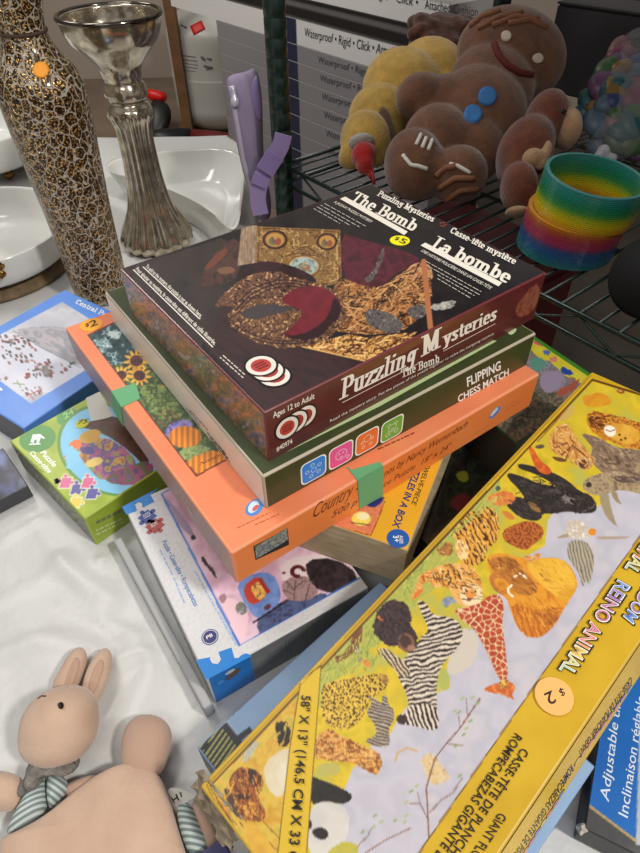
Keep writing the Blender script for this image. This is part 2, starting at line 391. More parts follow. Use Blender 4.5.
# ---- mystery jigsaw in shrink wrap (top of the stack)
FA = frame((-.04055, .31982, -.3), R(35.961)); A = Box(FA, .31767, .25675, .0520, edge=(.42, .17, .2))
ra = A.root('puzzle_box', 'shrink-wrapped black and maroon mystery jigsaw box on top of the stack', 'puzzle box', 'stacked puzzle boxes')
def paint(a):
    BK = (.115, .10, .105)
    a.c[:] = mott([(.10, .085, .09), (.14, .12, .125)], .08, 5)(a.x, a.y)
    a.poly(T(260, 300, (-600, -150), (0, 60), (170, 185), (425, 248), (150, 420), (20, 445), (-380, 0)), mott([(.17, .12, .125), (.24, .15, .15), (.20, .13, .14)], .15, 8, (.4, 2.2), R(28)), smooth=0)
    a.poly(T(110, 220, (30, 200), (330, 110), (480, 60), (520, 200), (470, 330), (330, 560), (250, 470)), mott([(.17, .145, .145), (.23, .19, .18)], .06, 9), smooth=1)
    # maroon cloth behind
    a.poly(T(300, 180, (160, 205), (240, 235), (400, 275), (495, 320), (440, 352), (380, 372), (330, 425), (270, 440), (165, 400)), mott([(.25, .09, .13), (.36, .13, .18), (.29, .10, .14)], .12, 11))
    a.poly(T(190, 200, (30, 330), (110, 190), (195, 140), (210, 250), (170, 330), (60, 350)), mott([(.19, .13, .13), (.33, .22, .19), (.24, .16, .15)], .2, 13))
    a.poly(T(190, 200, (50, 275), (120, 200), (155, 190), (140, 225), (75, 280)), (.43, .24, .19))
    a.poly(T(190, 200, (100, 275), (160, 262), (190, 285), (130, 300)), (.47, .33, .25))
    # gilded book cover
    gold = mott([(.32, .22, .12), (.60, .45, .25), (.46, .33, .18), (.68, .54, .33)], .75, 15)
    a.poly(T(190, 200, (205, 112), (245, 102), (268, 100), (262, 250), (190, 262)), mott([(.35, .27, .22), (.68, .58, .48), (.48, .38, .30), (.75, .66, .55)], .5, 17, (1.6, .15), R(8)), smooth=0)
    a.poly(T(190, 200, (266, 105), (600, 118), (608, 330), (520, 345), (262, 262)), gold, smooth=0)
    for q in (T(190, 200, (272, 112), (594, 125), (600, 310)), T(190, 200, (276, 120), (272, 250))): a.line(q, 1.3, (.36, .24, .12))
    a.line(T(190, 200, (585, 125), (592, 318)), 1.6, (.74, .60, .38))
    for cx, cy, rx, ry, c1 in ((340, 158, 50, 38, (.62, .50, .26)), (548, 165, 42, 34, (.82, .56, .22))):
        x, y = T(190, 200, (cx, cy))[0]
        a.disc(x, y, rx/4, ry/4, (.24, .13, .12)); a.disc(x, y, rx/4*.8, ry/4*.8, (.60, .44, .22)); a.disc(x, y, rx/4*.7, ry/4*.7, mott([c1, (.30, .36, .30), (.80, .58, .30), (.62, .25, .25)], .35, 19))
    x, y = T(190, 200, (455, 262))[0]
    a.disc(x, y, 16.5, 11, (.66, .53, .32)); a.disc(x, y, 14.5, 9.3, mott([(.50, .60, .66), (.70, .75, .72), (.36, .46, .40), (.62, .52, .38)], .3, 21))
    # straw and treasure
    straw = mott([(.20, .12, .09), (.62, .42, .24), (.34, .20, .12), (.82, .62, .38), (.48, .28, .15)], .42, 23, (.7, 1.6), R(-25))
    a.poly(T(300, 180, (150, 380), (260, 425), (330, 425), (400, 372), (440, 350), (492, 322), (520, 350), (530, 480), (470, 560), (400, 610), (250, 620), (130, 600), (120, 480)), straw)
    a.poly(T(300, 180, (430, 345), (490, 322), (525, 345), (535, 400), (480, 405), (430, 380)), mott([(.62, .40, .26), (.80, .62, .46), (.50, .30, .20)], .25, 25))
    a.poly(T(260, 300, (170, 186), (300, 150), (360, 135), (420, 150), (520, 138), (622, 128), (610, 160), (430, 246)), mott([(.52, .32, .14), (.80, .60, .32), (.64, .42, .20), (.90, .74, .46)], .35, 27, (.5, 1.8), R(-30)), smooth=0)
    a.line(T(260, 300, (170, 186), (428, 246)), 1.1, (.86, .68, .42)); a.line(T(260, 300, (428, 246), (625, 128)), .9, (.8, .62, .36))
    S1 = T(300, 180, (150, 380), (260, 425), (330, 425), (400, 372), (440, 350), (492, 322), (520, 350), (530, 480), (470, 560), (400, 610), (250, 620), (130, 600), (120, 480))
    a.strokes(S1, 420, 13, 1.0, [(.70, .48, .28), (.84, .64, .40), (.56, .34, .18), (.20, .11, .08), (.14, .08, .07), (.76, .54, .32)], R(-25), .7, 3)
    S2 = T(260, 300, (170, 186), (300, 150), (360, 135), (420, 150), (520, 138), (622, 128), (610, 160), (430, 246))
    a.strokes(S2, 260, 13, 1.1, [(.84, .64, .36), (.92, .76, .50), (.60, .38, .18), (.34, .18, .10), (.26, .14, .09)], R(-30), .6, 4)
    S3 = T(190, 200, (268, 106), (600, 118), (606, 328), (520, 340), (264, 258)); a.strokes(S3, 300, 4, .9, [(.68, .53, .32), (.28, .18, .10), (.50, .36, .20), (.76, .62, .42)], .2, 1.5, 5, bend=1.2)
    for cx, cy, rx, ry in ((340, 158, 50, 38), (548, 165, 42, 34)):
        x, y = T(190, 200, (cx, cy))[0]; a.disc(x, y, rx/4, ry/4, (.22, .12, .11)); a.disc(x, y, rx/4*.80, ry/4*.78, (.60, .44, .22)); a.disc(x, y, rx/4*.70, ry/4*.66, (.74, .54, .26)); a.disc(x-2, y+1.4, rx/4*.34, ry/4*.42, (.40, .42, .30)); a.disc(x+2.4, y+1.6, rx/4*.3, ry/4*.4, (.56, .30, .24)); a.disc(x+.4, y-1.8, 1.7, 1.6, (.70, .52, .36)); a.line([(x-3, y-3), (x-1, y+3)], .8, (.40, .26, .14))
    x, y = T(190, 200, (455, 262))[0]; a.disc(x, y, 16.5, 11, (.46, .32, .18)); a.disc(x, y, 15, 9.6, (.74, .60, .38)); a.disc(x, y, 13.5, 8.4, mott([(.46, .58, .66), (.70, .76, .74), (.34, .46, .46)], .3, 21)); a.disc(x-1, y+1, 4.5, 4.6, (.46, .44, .36)); a.disc(x+3.5, y+2, 3.4, 3.6, (.54, .40, .30)); a.disc(x+.6, y-3, 2, 1.8, (.66, .54, .42)); a.strokes([(x-12, y-7), (x+12, y-7), (x+12, y+7), (x-12, y+7)], 40, 4, .8, [(.60, .66, .66), (.40, .44, .40), (.62, .54, .40)], .3, 1, 9)
    a.line(T(190, 200, (400, 215), (440, 190), (470, 185), (500, 205)), .9, (.30, .19, .09)); a.line(T(190, 200, (380, 225), (430, 210), (520, 225)), .8, (.30, .19, .09))
    # pouch: dark fold, beaded bands, velvet
    a.poly(T(190, 200, (190, 300), (235, 256), (310, 240), (400, 258), (480, 292), (515, 328), (470, 335), (380, 300), (290, 300), (220, 330)), mott([(.12, .07, .08), (.24, .10, .12)], .1, 29))
    bead = mott([(.15, .09, .10), (.48, .34, .22), (.22, .13, .13), (.66, .48, .30), (.30, .16, .16)], .8, 31)
    a.poly(T(190, 200, (165, 345), (230, 300), (330, 280), (440, 315), (560, 345), (620, 400), (625, 470), (590, 520), (540, 560), (450, 588), (350, 592), (250, 565), (170, 515), (145, 465), (180, 420), (90, 430), (110, 400)), bead, wob=2)
    BD = T(190, 200, (165, 345), (230, 300), (330, 280), (440, 315), (560, 345), (620, 400), (625, 470), (590, 520), (540, 560), (450, 588), (350, 592), (250, 565), (170, 515), (145, 465), (180, 420), (120, 400))
    a.strokes(BD, 700, 2.2, 1.1, [(.72, .54, .36), (.12, .07, .08), (.84, .66, .46), (.20, .10, .10), (.50, .34, .22)], 0, 2, 6)
    for k in range(3): a.line(chaikin(T(190, 200, (180, 420+k*22), (250, 350+k*16), (360, 312+k*14), (480, 330+k*10)), 2, False), 1.1, (.16, .09, .10))
    for k in range(2): a.line(chaikin(T(190, 200, (165, 490+k*22), (250, 540+k*16), (350, 566+k*10), (470, 560+k*10)), 2, False), 1.1, (.16, .09, .10))
    a.poly(T(190, 200, (200, 445), (280, 412), (370, 420), (430, 432), (350, 452), (270, 478), (210, 470)), (.26, .23, .23))
    a.poly(T(190, 200, (355, 402), (400, 362), (470, 336), (550, 352), (600, 400), (605, 450), (565, 495), (520, 545), (440, 562), (360, 540), (420, 500), (456, 440), (420, 428)), mott([(.35, .085, .125), (.45, .12, .17), (.39, .10, .145)], .06, 33))
    a.poly(T(190, 200, (575, 380), (605, 420), (600, 470), (560, 500), (520, 550), (440, 562), (365, 540), (440, 540), (520, 500), (560, 450)), (.17, .07, .09))
    # pewter jug and cup
    pew = mott([(.14, .13, .13), (.46, .43, .42), (.24, .22, .22), (.60, .56, .52)], .5, 35)
    a.poly(T(300, 180, (258, 512), (350, 525), (405, 560), (415, 590), (385, 615), (320, 605), (265, 570)), pew); a.poly(T(300, 180, (420, 520), (470, 495), (510, 505), (500, 548), (455, 560)), pew)
    a.poly(T(300, 180, (250, 400), (300, 355), (320, 300), (335, 265), (338, 290), (320, 350), (285, 410)), pew, wob=2)
    a.line(T(300, 180, (495, 325), (522, 590)), 5.5, (.68, .42, .27))
    a.poly(T(300, 180, (515, 505), (560, 485), (620, 480), (625, 495), (590, 520), (530, 522)), mott([(.30, .28, .28), (.80, .78, .74), (.45, .42, .40)], .7, 37), wob=2)
A.face('top', paint, .0009, bulge=-.0006)
def paint(a):
    a.c[:] = mott([(.30, .105, .11), (.36, .13, .135)], .05, 3)(a.x, a.y)
    a.poly(T(380, 280, (-160, 330), (60, 205), (260, 90), (330, 110), (310, 165), (100, 290), (-140, 420)), mott([(.38, .20, .13), (.44, .25, .16)], .1, 41, (.4, 2), R(-28)))
    a.poly(T(480, 240, (250, 400), (350, 270), (385, 310), (375, 380), (330, 470), (240, 500), (225, 440), k=6.4), mott([(.42, .19, .15), (.58, .35, .25), (.36, .14, .13)], .3, 43, (.6, 2), R(-55)))
A.face('front', paint, .0012)
def paint(a): a.c[:] = mott([(.36, .30, .30), (.36, .40, .55), (.62, .50, .42), (.80, .48, .24), (.36, .26, .26), (.62, .50, .28), (.34, .40, .24), (.30, .22, .28), (.62, .56, .52)], .14, 45)(a.x, a.y)
A.face('left', paint, .0016); A.face('back', None, .02, (.33, .12, .13)); A.face('right', None, .02, (.33, .12, .13))
p = A.pm; tp, fr = A.top, A.front; CRM = (.93, .90, .85)
p.text(tp, 'Puzzling Mysteries', (376.5, 195.2), (432.5, 222.7), (380.3, 190.6), CRM, serif=True, w=.19, th=.09)
p.text(tp, 'Casse-tête mystère', (449.5, 232.3), (514.3, 265.3), (453.2, 227.3), CRM, serif=True, w=.19, th=.09)
p.text(tp, 'The Bomb', (349, 199.8), (413, 232.2), (357.4, 191.2), CRM, serif=True, w=.2, th=.07)
p.text(tp, 'La bombe', (429.5, 246.2), (507, 284.5), (438, 236), CRM, serif=True, w=.2, th=.07)
p.shape(tp, T(300, 180, (160, 76), (181, 67), (431, 207), (417, 221)), CRM); p.shape(tp, T(400, 190, (82, 222), (101, 211), (408, 371), (394, 386)), CRM)
p.text(tp, 'A JIGSAW PUZZLE MYSTERY', T(300, 180, (134, 90))[0], T(300, 180, (283, 172))[0], T(300, 180, (144, 84))[0], CRM)
p.text(tp, 'UNE HISTOIRE POLICIÈRE DANS UN CASSE-TÊTE', T(400, 190, (82, 246))[0], T(400, 190, (360, 398))[0], T(400, 190, (93, 239))[0], CRM)
for k, (q0, q1) in enumerate((((97, 94), (270, 190)), ((82, 101), (238, 189)), ((68, 108), (205, 185)), ((55, 115), (160, 175)))): p.small_print(tp, *T(300, 180, q0, q1), 1.0, (.82, .79, .75), k)
for k, (q0, q1) in enumerate((((104, 286), (325, 408)), ((110, 304), (318, 420)), ((150, 340), (298, 424)), ((150, 355), (280, 432)))): p.small_print(tp, *T(400, 190, q0, q1), 1.0, (.80, .77, .73), k+5)
for k in range(5):
    x, y = 443+2.6*math.cos(k*1.2566), 224.6+2.0*math.sin(k*1.2566); p.circ(tp, (x, y), .0016, (.50, .24, .17))
for txt, q0, q1, qt, q2, q3 in (('To add to the mystery, the puzzle is not as shown here.', (141, 188), (362, 393), (149, 180), (132, 188), (360, 398)), ('Pour ajouter au mystère, le casse-tête est différent de celle illustrée.', (102, 199), (418, 503), (110, 191), (93, 199), (412, 510))):
    Tq = lambda q: T(110, 220, q)[0]; p.text(tp, txt, Tq(q0), Tq(q1), (Tq(q0)[0]+2.6, Tq(q0)[1]-2.6), CRM, off=.012); p.stroke(tp, T(110, 220, q2, q3), .0011, CRM)
for k, (q0, q1) in enumerate((((452, 542), (545, 625)), ((440, 550), (535, 634)))): p.small_print(tp, *T(110, 220, q0, q1), 1.1, (.85, .82, .78), k+30)
def target_logo(pl, pts, r, rr, base):
    for i, q in list(enumerate(pts))[::-1]:
        hh = .0002+.00006*(len(pts)-i)
        p.circ(pl, q, r*1.16, (.08, .05, .05), h=hh); p.circ(pl, q, r, (.90, .87, .83), h=hh+.00002)
        p.circ(pl, q, r*.68, (.72, .24, .20) if i == 0 else (.62, .20, .18), h=hh+.00004)
        if i == 0:
            for k in (-.25, 0, .25): c = pl.inv(q); p.add([pl.pt(c[0]+x*r, c[1]+(y+k)*r, hh+.00008) for x, y in ((-.4, -.05), (.4, -.05), (.4, .05), (-.4, .05))], [[0, 1, 2, 3]], (.30, .08, .08))
target_logo(tp, [(261, 365.8), (267.8, 371), (274.6, 376.2)], .0120, 0, None)
p.text(fr, 'Puzzling ', (338.8, 400.2), (415.5, 361.2), (340.8, 379.2), CRM, serif=True, w=.21, th=.07, cap=1.)
p.text(fr, 'M', (420.5, 357), (440.5, 346.5), (421, 337), CRM, serif=True, w=.22, th=.07)
p.text(fr, 'ysteries', (441.5, 346.5), (495.5, 319), (442.5, 332), CRM, serif=True, w=.21, th=.07, fit=None)
p.text(fr, 'The Bomb', (401, 378), (438.6, 361.3), (400.6, 369.8), CRM, serif=True, w=.17, th=.08)
p.stroke(fr, [(342, 402.5), (418, 363.5)], .0007, CRM); p.stroke(fr, [(443, 351), (495, 323.5)], .0007, CRM)
p.text(fr, 'Ages 12 to Adult', (273, 418), (314.3, 398.2), (272.6, 412.6), CRM, off=.012)
p.text(fr, '#40974', (276.5, 451.5), (292.3, 443), (276, 447), CRM, off=.01)
p.text(fr, 'Read the mystery story. Put the pieces of the puzzle together to solve the intriguing mystery.', (330, 422.2), (494, 334), (329.8, 419.6), CRM)
target_logo(fr, [(287, 427.5), (296, 421.8), (305, 416.3)], .0102, 0, None)
A.finish('wrapped_lid', M_WRAP, ra)
sticker(ra, tp, (399.8, 240.8), .0102, (.92, .88, .12), [('$', (394, 239.8), (398, 241.2), (396.4, 237)), ('5', (398.6, 242.4), (404.4, 245), (402.3, 238.4))], label='round yellow price sticker reading $5')
# ---- dark green chess game
FB = frame((-.04484, .30386, -.35223), R(34.715)); B = Box(FB, .31388, .32594, .0388, edge=(.70, .66, .58), r=.002)
rb = B.root('game_box', 'dark olive green chess game box with four coloured icons, second in the stack', 'game box', 'stacked puzzle boxes')
OL = mott([(.20, .235, .115), (.235, .27, .14)], .05, 51)
def paint(a):
    a.c[:] = OL(a.x, a.y)
B.face('top', paint, .002)
B.face('front', lambda a: a.c.__setitem__(slice(None), OL(a.x, a.y)), .003)
def paint(a): a.c[:] = mott([(.92, .88, .83), (.95, .92, .87)], .06, 53)(a.x, a.y)
B.face('left', paint, .003); B.face('back', None, .03, (.24, .26, .15)); B.face('right', None, .03, (.24, .26, .15))
p = B.pm; fr = B.front; p.shape(B.top, T(380, 280, (-430, 716), (-445, 722), (-100, 530), (440, 240), (468, 244), (0, 505)), (.71, .78, .57)); p.shape(B.top, T(380, 280, (510, 205), (540, 190), (548, 200), (530, 220), (515, 218)), (.74, .80, .62), smooth=1); WH = (.95, .95, .93)
p.text(fr, 'FLIPPING', (467.2, 386.6), (500.6, 369.2), (466.4, 378), WH, off=.022)
p.text(fr, 'CHESS MATCH', (458, 402.4), (508.5, 374.8), (457.4, 396), WH, off=.022)
for i, (q, col) in enumerate((((313.6, 469.5), (.12, .52, .87)), ((341, 454.6), (.90, .33, .60)), ((367, 440.8), (.90, .45, .18)), ((392, 428.3), (.42, .66, .24)))):
    c = fr.inv(q)
    def rr(s, h, col_): p.add([fr.pt(c[0]+s*(.62*a+.38*math.cos(t)), c[1]+s*(.62*b+.38*math.sin(t)), h) for (a, b, t0) in ((1, 1, 0), (-1, 1, 90), (-1, -1, 180), (1, -1, 270)) for t in (R(t0), R(t0+30), R(t0+60), R(t0+90))], [list(range(16))], col_)
    rr(.0128, .0002, WH); rr(.0116, .0003, col); lt = tuple(min(1, k*.35+.62) for k in col)
    def cr(x, y, r): p.add([fr.pt(c[0]+x+rad*math.cos(t), c[1]+y+rad*math.sin(t), .0004) for rad in (r, r-.0008) for t in np.linspace(0, 6.2832, 20, False)], [[k, (k+1) % 20, 20+(k+1) % 20, 20+k] for k in range(20)], lt)
    if i == 0:
        cr(0, 0, .0030)
        for t in range(5): cr(.0066*math.cos(t*1.257+.5), .0066*math.sin(t*1.257+.5), .0021)
    elif i == 1: cr(0, .0005, .0062); cr(-.002, .002, .001); cr(.002, .002, .001); cr(0, -.003, .0016); cr(.007, -.006, .002)
    elif i == 2: cr(0, .0035, .0042); cr(-.004, -.005, .002); cr(.004, -.005, .002); cr(.0055, .001, .0018); cr(-.0055, .001, .0018)
    else: cr(0, .001, .0048); cr(-.004, .0055, .002); cr(.004, .0055, .002); cr(-.005, -.005, .0026); cr(.005, -.005, .0026); cr(0, -.0005, .0016)
for k, (q0, q1) in enumerate((((350, 170), (420, 250)), ((360, 190), (440, 288)), ((370, 206), (434, 274)), ((380, 206), (424, 258)))): p.small_print(B.left, *T(120, 390, q0, q1), 2.0, (.24, .21, .18), 60+k)
for k, (q0, q1) in enumerate((((520, 440), (592, 520)), ((505, 430), (560, 500)))): p.small_print(B.left, *T(60, 300, q0, q1), 1.8, (.3, .26, .22), 66+k)
B.finish('game_lid', M_CARD, rb)
# ---- orange country jigsaw
FC = frame((-.06979, .26175, -.39178), R(35.254)); Cb = Box(FC, .35748, .36909, .0427, edge=(.91, .58, .42), r=.0022)
rc = Cb.root('puzzle_box', 'orange jigsaw box with sunflower and pumpkin garden picture, third in the stack', 'puzzle box', 'stacked puzzle boxes')
def paint(a):
    a.c[:] = mott([(.90, .50, .335), (.925, .54, .37)], .03, 71)(a.x, a.y)
    pic = [(87, 335), (196.3, 476.8), (300, 420), (190, 285)]
    M = a.mask(pic); a.put(M, (.40, .10, .07)); pic = [(88.2, 335.6), (196.6, 475), (298, 419), (190, 287)]; M = a.mask(pic)
    a.put(M, mott([(.10, .17, .15), (.26, .36, .22), (.16, .26, .20), (.46, .52, .30), (.12, .20, .14)], .2, 73))
    def P(pts, col, **k):
        m = a.mask(chaikin(pts, 1), k.get('wob', 0)); a.put(m & M, col)
    P(T(60, 300, (100, 130), (260, 60), (420, 220), (330, 230), (230, 260), (190, 260)), mott([(.08, .17, .20), (.16, .30, .32), (.10, .22, .24), (.70, .78, .80), (.12, .26, .26)], .22, 75))
    P(T(60, 300, (140, 165), (180, 150), (200, 170), (215, 195), (170, 190)), mott([(.85, .90, .92), (.3, .45, .45), (.9, .93, .93)], .5, 77)); P(T(60, 300, (185, 130), (230, 120), (240, 150), (200, 155)), (.78, .84, .84), wob=3)
    for cx, cy, r in ((306, 243, 50), (246, 300, 40), (318, 302, 46), (405, 352, 18)):
        x, y = T(60, 300, (cx, cy))[0]; r /= 4
        t = np.arctan2(a.y-y, a.x-x); d = np.hypot(a.x-x, (a.y-y)*1.15); m = (d < r*(.82+.24*np.sin(t*11))) & M
        a.put(m, mott([(.92, .62, .16), (.96, .76, .32), (.88, .54, .14)], .4, 79)); a.put((d < r*.52) & M, mott([(.22, .12, .14), (.40, .22, .22)], .5, 81))
    P(T(60, 300, (310, 345), (400, 330), (470, 400), (500, 470), (420, 480), (350, 440)), mott([(.30, .40, .20), (.58, .64, .36), (.20, .30, .16), (.50, .56, .30)], .25, 83))
    for q in (((395, 440), (450, 500)), ((420, 430), (470, 500)), ((440, 440), (500, 490)), ((370, 460), (440, 520))): a.line(T(60, 300, *q), .9, (.50, .12, .18))
    P(T(60, 300, (415, 530), (450, 490), (520, 475), (540, 510), (480, 530), (430, 552)), mott([(.36, .32, .62), (.62, .58, .82), (.28, .24, .50)], .4, 85), wob=2)
    for cx, cy, rx, ry in ((500, 548, 66, 44), (590, 650, 84, 50)):
        x, y = T(60, 300, (cx, cy))[0]; m = (((a.x-x)/(rx/4))**2+((a.y-y)/(ry/4))**2 < 1) & M
        a.put(m, lambda X, Y: np.array([.93, .56, .18])*(.88+.16*np.cos((X-x)*1.1))[..., None])
    P(T(120, 390, (225, 250), (270, 225), (340, 220), (370, 240), (310, 262), (260, 290)), mott([(.36, .46, .24), (.64, .70, .46), (.28, .38, .2)], .4, 87), wob=2)
Cb.face('top', paint, .0011)
Cb.face('front', lambda a: a.c.__setitem__(slice(None), mott([(.90, .49, .22), (.92, .53, .27)], .03, 89)(a.x, a.y)), .003)
def paint(a):
    a.c[:] = mott([(.68, .50, .44), (.74, .54, .48), (.64, .49, .48), (.60, .50, .52)], .02, 91)(a.x, a.y)
Cb.face('left', paint, .003); Cb.face('back', None, .03, (.8, .45, .28)); Cb.face('right', None, .03, (.85, .45, .25))
p = Cb.pm; fr, tp = Cb.front, Cb.top
def paint_small(a): a.c[:] = mott([(.30, .32, .30), (.72, .72, .66), (.36, .44, .30), (.50, .44, .60), (.24, .24, .28)], .7, 93)(a.x, a.y)
q = T(200, 400, (213, 585), (350, 513), (356, 578), (222, 640)); p.shape(fr, q, (.12, .10, .10), h=.0002)
q0, q1, q3 = fr.inv(T(200, 400, (217, 587))[0]), fr.inv(T(200, 400, (347, 518))[0]), fr.inv(T(200, 400, (225, 634))[0])
gu, gv = np.meshgrid(np.linspace(0, 1, 40), np.linspace(0, 1, 22), indexing='ij'); U = q3[0]+gu*(q1[0]-q0[0]); V = q3[1]+gv*(q0[1]-q3[1])
a = Art(fr, U, V, (.5, .5, .5)); paint_small(a); p.grid(fr.O+U[..., None]*fr.ex+V[..., None]*fr.ey+fr.n*.0004, a.c)
BR = (.42, .20, .10)
p.text(fr, 'Country -', T(200, 400, (452, 472))[0], T(200, 400, (632, 368))[0], T(200, 400, (456, 420))[0], BR, off=-.008, shear=.45)
p.text(fr, '500 p', T(200, 400, (525, 472))[0], T(200, 400, (628, 415))[0], T(200, 400, (526, 448))[0], BR, off=-.008, shear=.35)
p.text(fr, 'nes by Nancy Wernersbach', T(380, 380, (14, 388))[0], T(380, 380, (348, 184))[0], T(380, 380, (16, 362))[0], BR, off=-.008, shear=.45)
p.text(fr, 'ce Puzzle  18" x 24"', T(380, 380, (14, 428))[0], T(380, 380, (285, 268))[0], T(380, 380, (14, 408))[0], BR, off=-.008, shear=.35)
p.small_print(fr, *T(380, 380, (365, 222), (450, 172)), .7, (.70, .38, .20), 3); p.small_print(fr, *T(380, 380, (500, 110), (560, 75)), 1, (.72, .36, .18), 4); p.small_print(fr, *T(380, 380, (500, 122), (560, 87)), 1, (.72, .36, .18), 5)
p.small_print(tp, *T(380, 380, (-8, 278), (140, 210)), 2.2, (.62, .28, .16), 6)
p.small_print(tp, *T(120, 390, (470, 552), (600, 490)), 1.1, (.74, .36, .22), 7); p.small_print(tp, *T(120, 390, (540, 540), (640, 495)), 1.1, (.74, .36, .22), 8)
p.text(tp, 'Nancy', T(120, 390, (318, 305))[0], T(120, 390, (405, 262))[0], T(120, 390, (316, 292))[0], (.28, .10, .06), off=-.012, shear=.4)
for pl, c, col, s in ((tp, (254.5, 507.5), None, .0092), (fr, (495, 412.3), None, .0078)):
    p.circ(pl, c, s, (.30, .52, .80), h=.0002, ratio=.72, rot=.5); p.circ(pl, (c[0]-1, c[1]-.5), s*.72, (.78, .86, .94), h=.0003, ratio=.6, rot=.6); p.circ(pl, (c[0]+1, c[1]+.6), s*.4, (.80, .36, .28) if pl is tp else (.36, .40, .68), h=.0004, ratio=.5, rot=.4)
p.circ(Cb.left, (190.5, 512), .006, (.70, .74, .80), h=.0002, ratio=.5, rot=-.6)
Cb.finish('puzzle_lid', M_CARD, rc)
sticker(rc, tp, T(60, 300, (126, 100))[0], .0125, (.96, .66, .20), [('$', T(60, 300, (102, 112))[0], T(60, 300, (118, 105))[0], T(60, 300, (101, 98))[0]), ('2', T(60, 300, (122, 112))[0], T(60, 300, (152, 100))[0], T(60, 300, (116, 90))[0])], label='round orange price sticker reading $2')
GT = (.40, .66, .47)
tape(rc, 'tape_strip', 'green tape wrapped over the front edge', [(tp, [(346.5, 467), (357.3, 480.6), (382.8, 465.9), (380, 462), (352, 470)]), (fr, [(357.3, 480.6), (382.8, 465.9), (382.5, 495.6), (359.3, 508.4)])], GT)
tape(rc, 'tape_strip', 'green tape wrapped over the left edge', [(tp, T(60, 300, (206, 366), (302, 332), (322, 395), (246, 430))), (Cb.left, T(60, 300, (206, 366), (246, 430), (256, 505), (214, 440)))], GT)
# ---- small wooden puzzle box under the stack
cH = atz(407.5, 550.9, -.4362); FH = frame(cH, R(65.9)); Hb = Box(FH, .20, .15, .0522, edge=(.70, .60, .42), r=.001)
rh = Hb.root('wooden_puzzle_box', 'wooden box with orange lid reading puzzles in a box, under the orange jigsaw', 'puzzle box')
def paint(a):
    a.c[:] = (.90, .66, .14)
    a.poly(T(300, 420, (120, 470), (180, 430), (285, 460), (335, 330), (200, 100), (0, 400)), mott([(.84, .40, .26), (.90, .58, .40), (.80, .34, .24)], .9, 95), smooth=0)
    a.poly(T(300, 420, (290, 355), (330, 330), (340, 300), (250, 330)), (.16, .15, .42)); a.disc(*T(300, 420, (245, 395))[0], 9.5, 7, (.95, .85, .36)); a.disc(*T(300, 420, (252, 385))[0], 6, 4, (.95, .92, .72)); a.line(T(300, 420, (205, 410), (280, 420)), .8, (.1, .1, .1))
    a.line(T(300, 420, (60, 400), (165, 432), (285, 462), (340, 325)), .8, (.55, .12, .1))
Hb.face('top', paint, .001)
def wood(a):
    a.c[:] = mott([(.64, .57, .45), (.74, .67, .54), (.69, .62, .49), (.78, .71, .57)], .22, 97, (.12, 1.6), R(19))(a.x, a.y)
Hb.face('left', wood, .0012); Hb.face('front', wood, .0015); Hb.face('back', None, .03, (.6, .52, .4)); Hb.face('right', None, .03, (.6, .52, .4))
p = Hb.pm; BLU = (.08, .18, .48)
p.text(Hb.top, 'PUZZLES IN A BOX', (417.5, 461), T(300, 420, (369, 424))[0], (423.4, 463.6), BLU, off=.02)
p.text(Hb.top, 'TWELVE-PIECE', (426.5, 463), T(300, 420, (446, 335))[0], (430.6, 464.8), (.22, .18, .12), off=.008)
p.circ(Hb.top, T(300, 420, (392, 474))[0], .0098, (.12, .35, .66))
p.text(Hb.top, '3+', T(300, 420, (372, 464))[0], T(300, 420, (377, 490))[0], T(300, 420, (394, 462))[0], WH, h=.0004, off=.02); p.text(Hb.top, 'AGES', T(300, 420, (398, 462))[0], T(300, 420, (398, 494))[0], T(300, 420, (412, 464))[0], WH, h=.0004, off=.005)
Hb.finish('box_body', M_MATTE, rh)
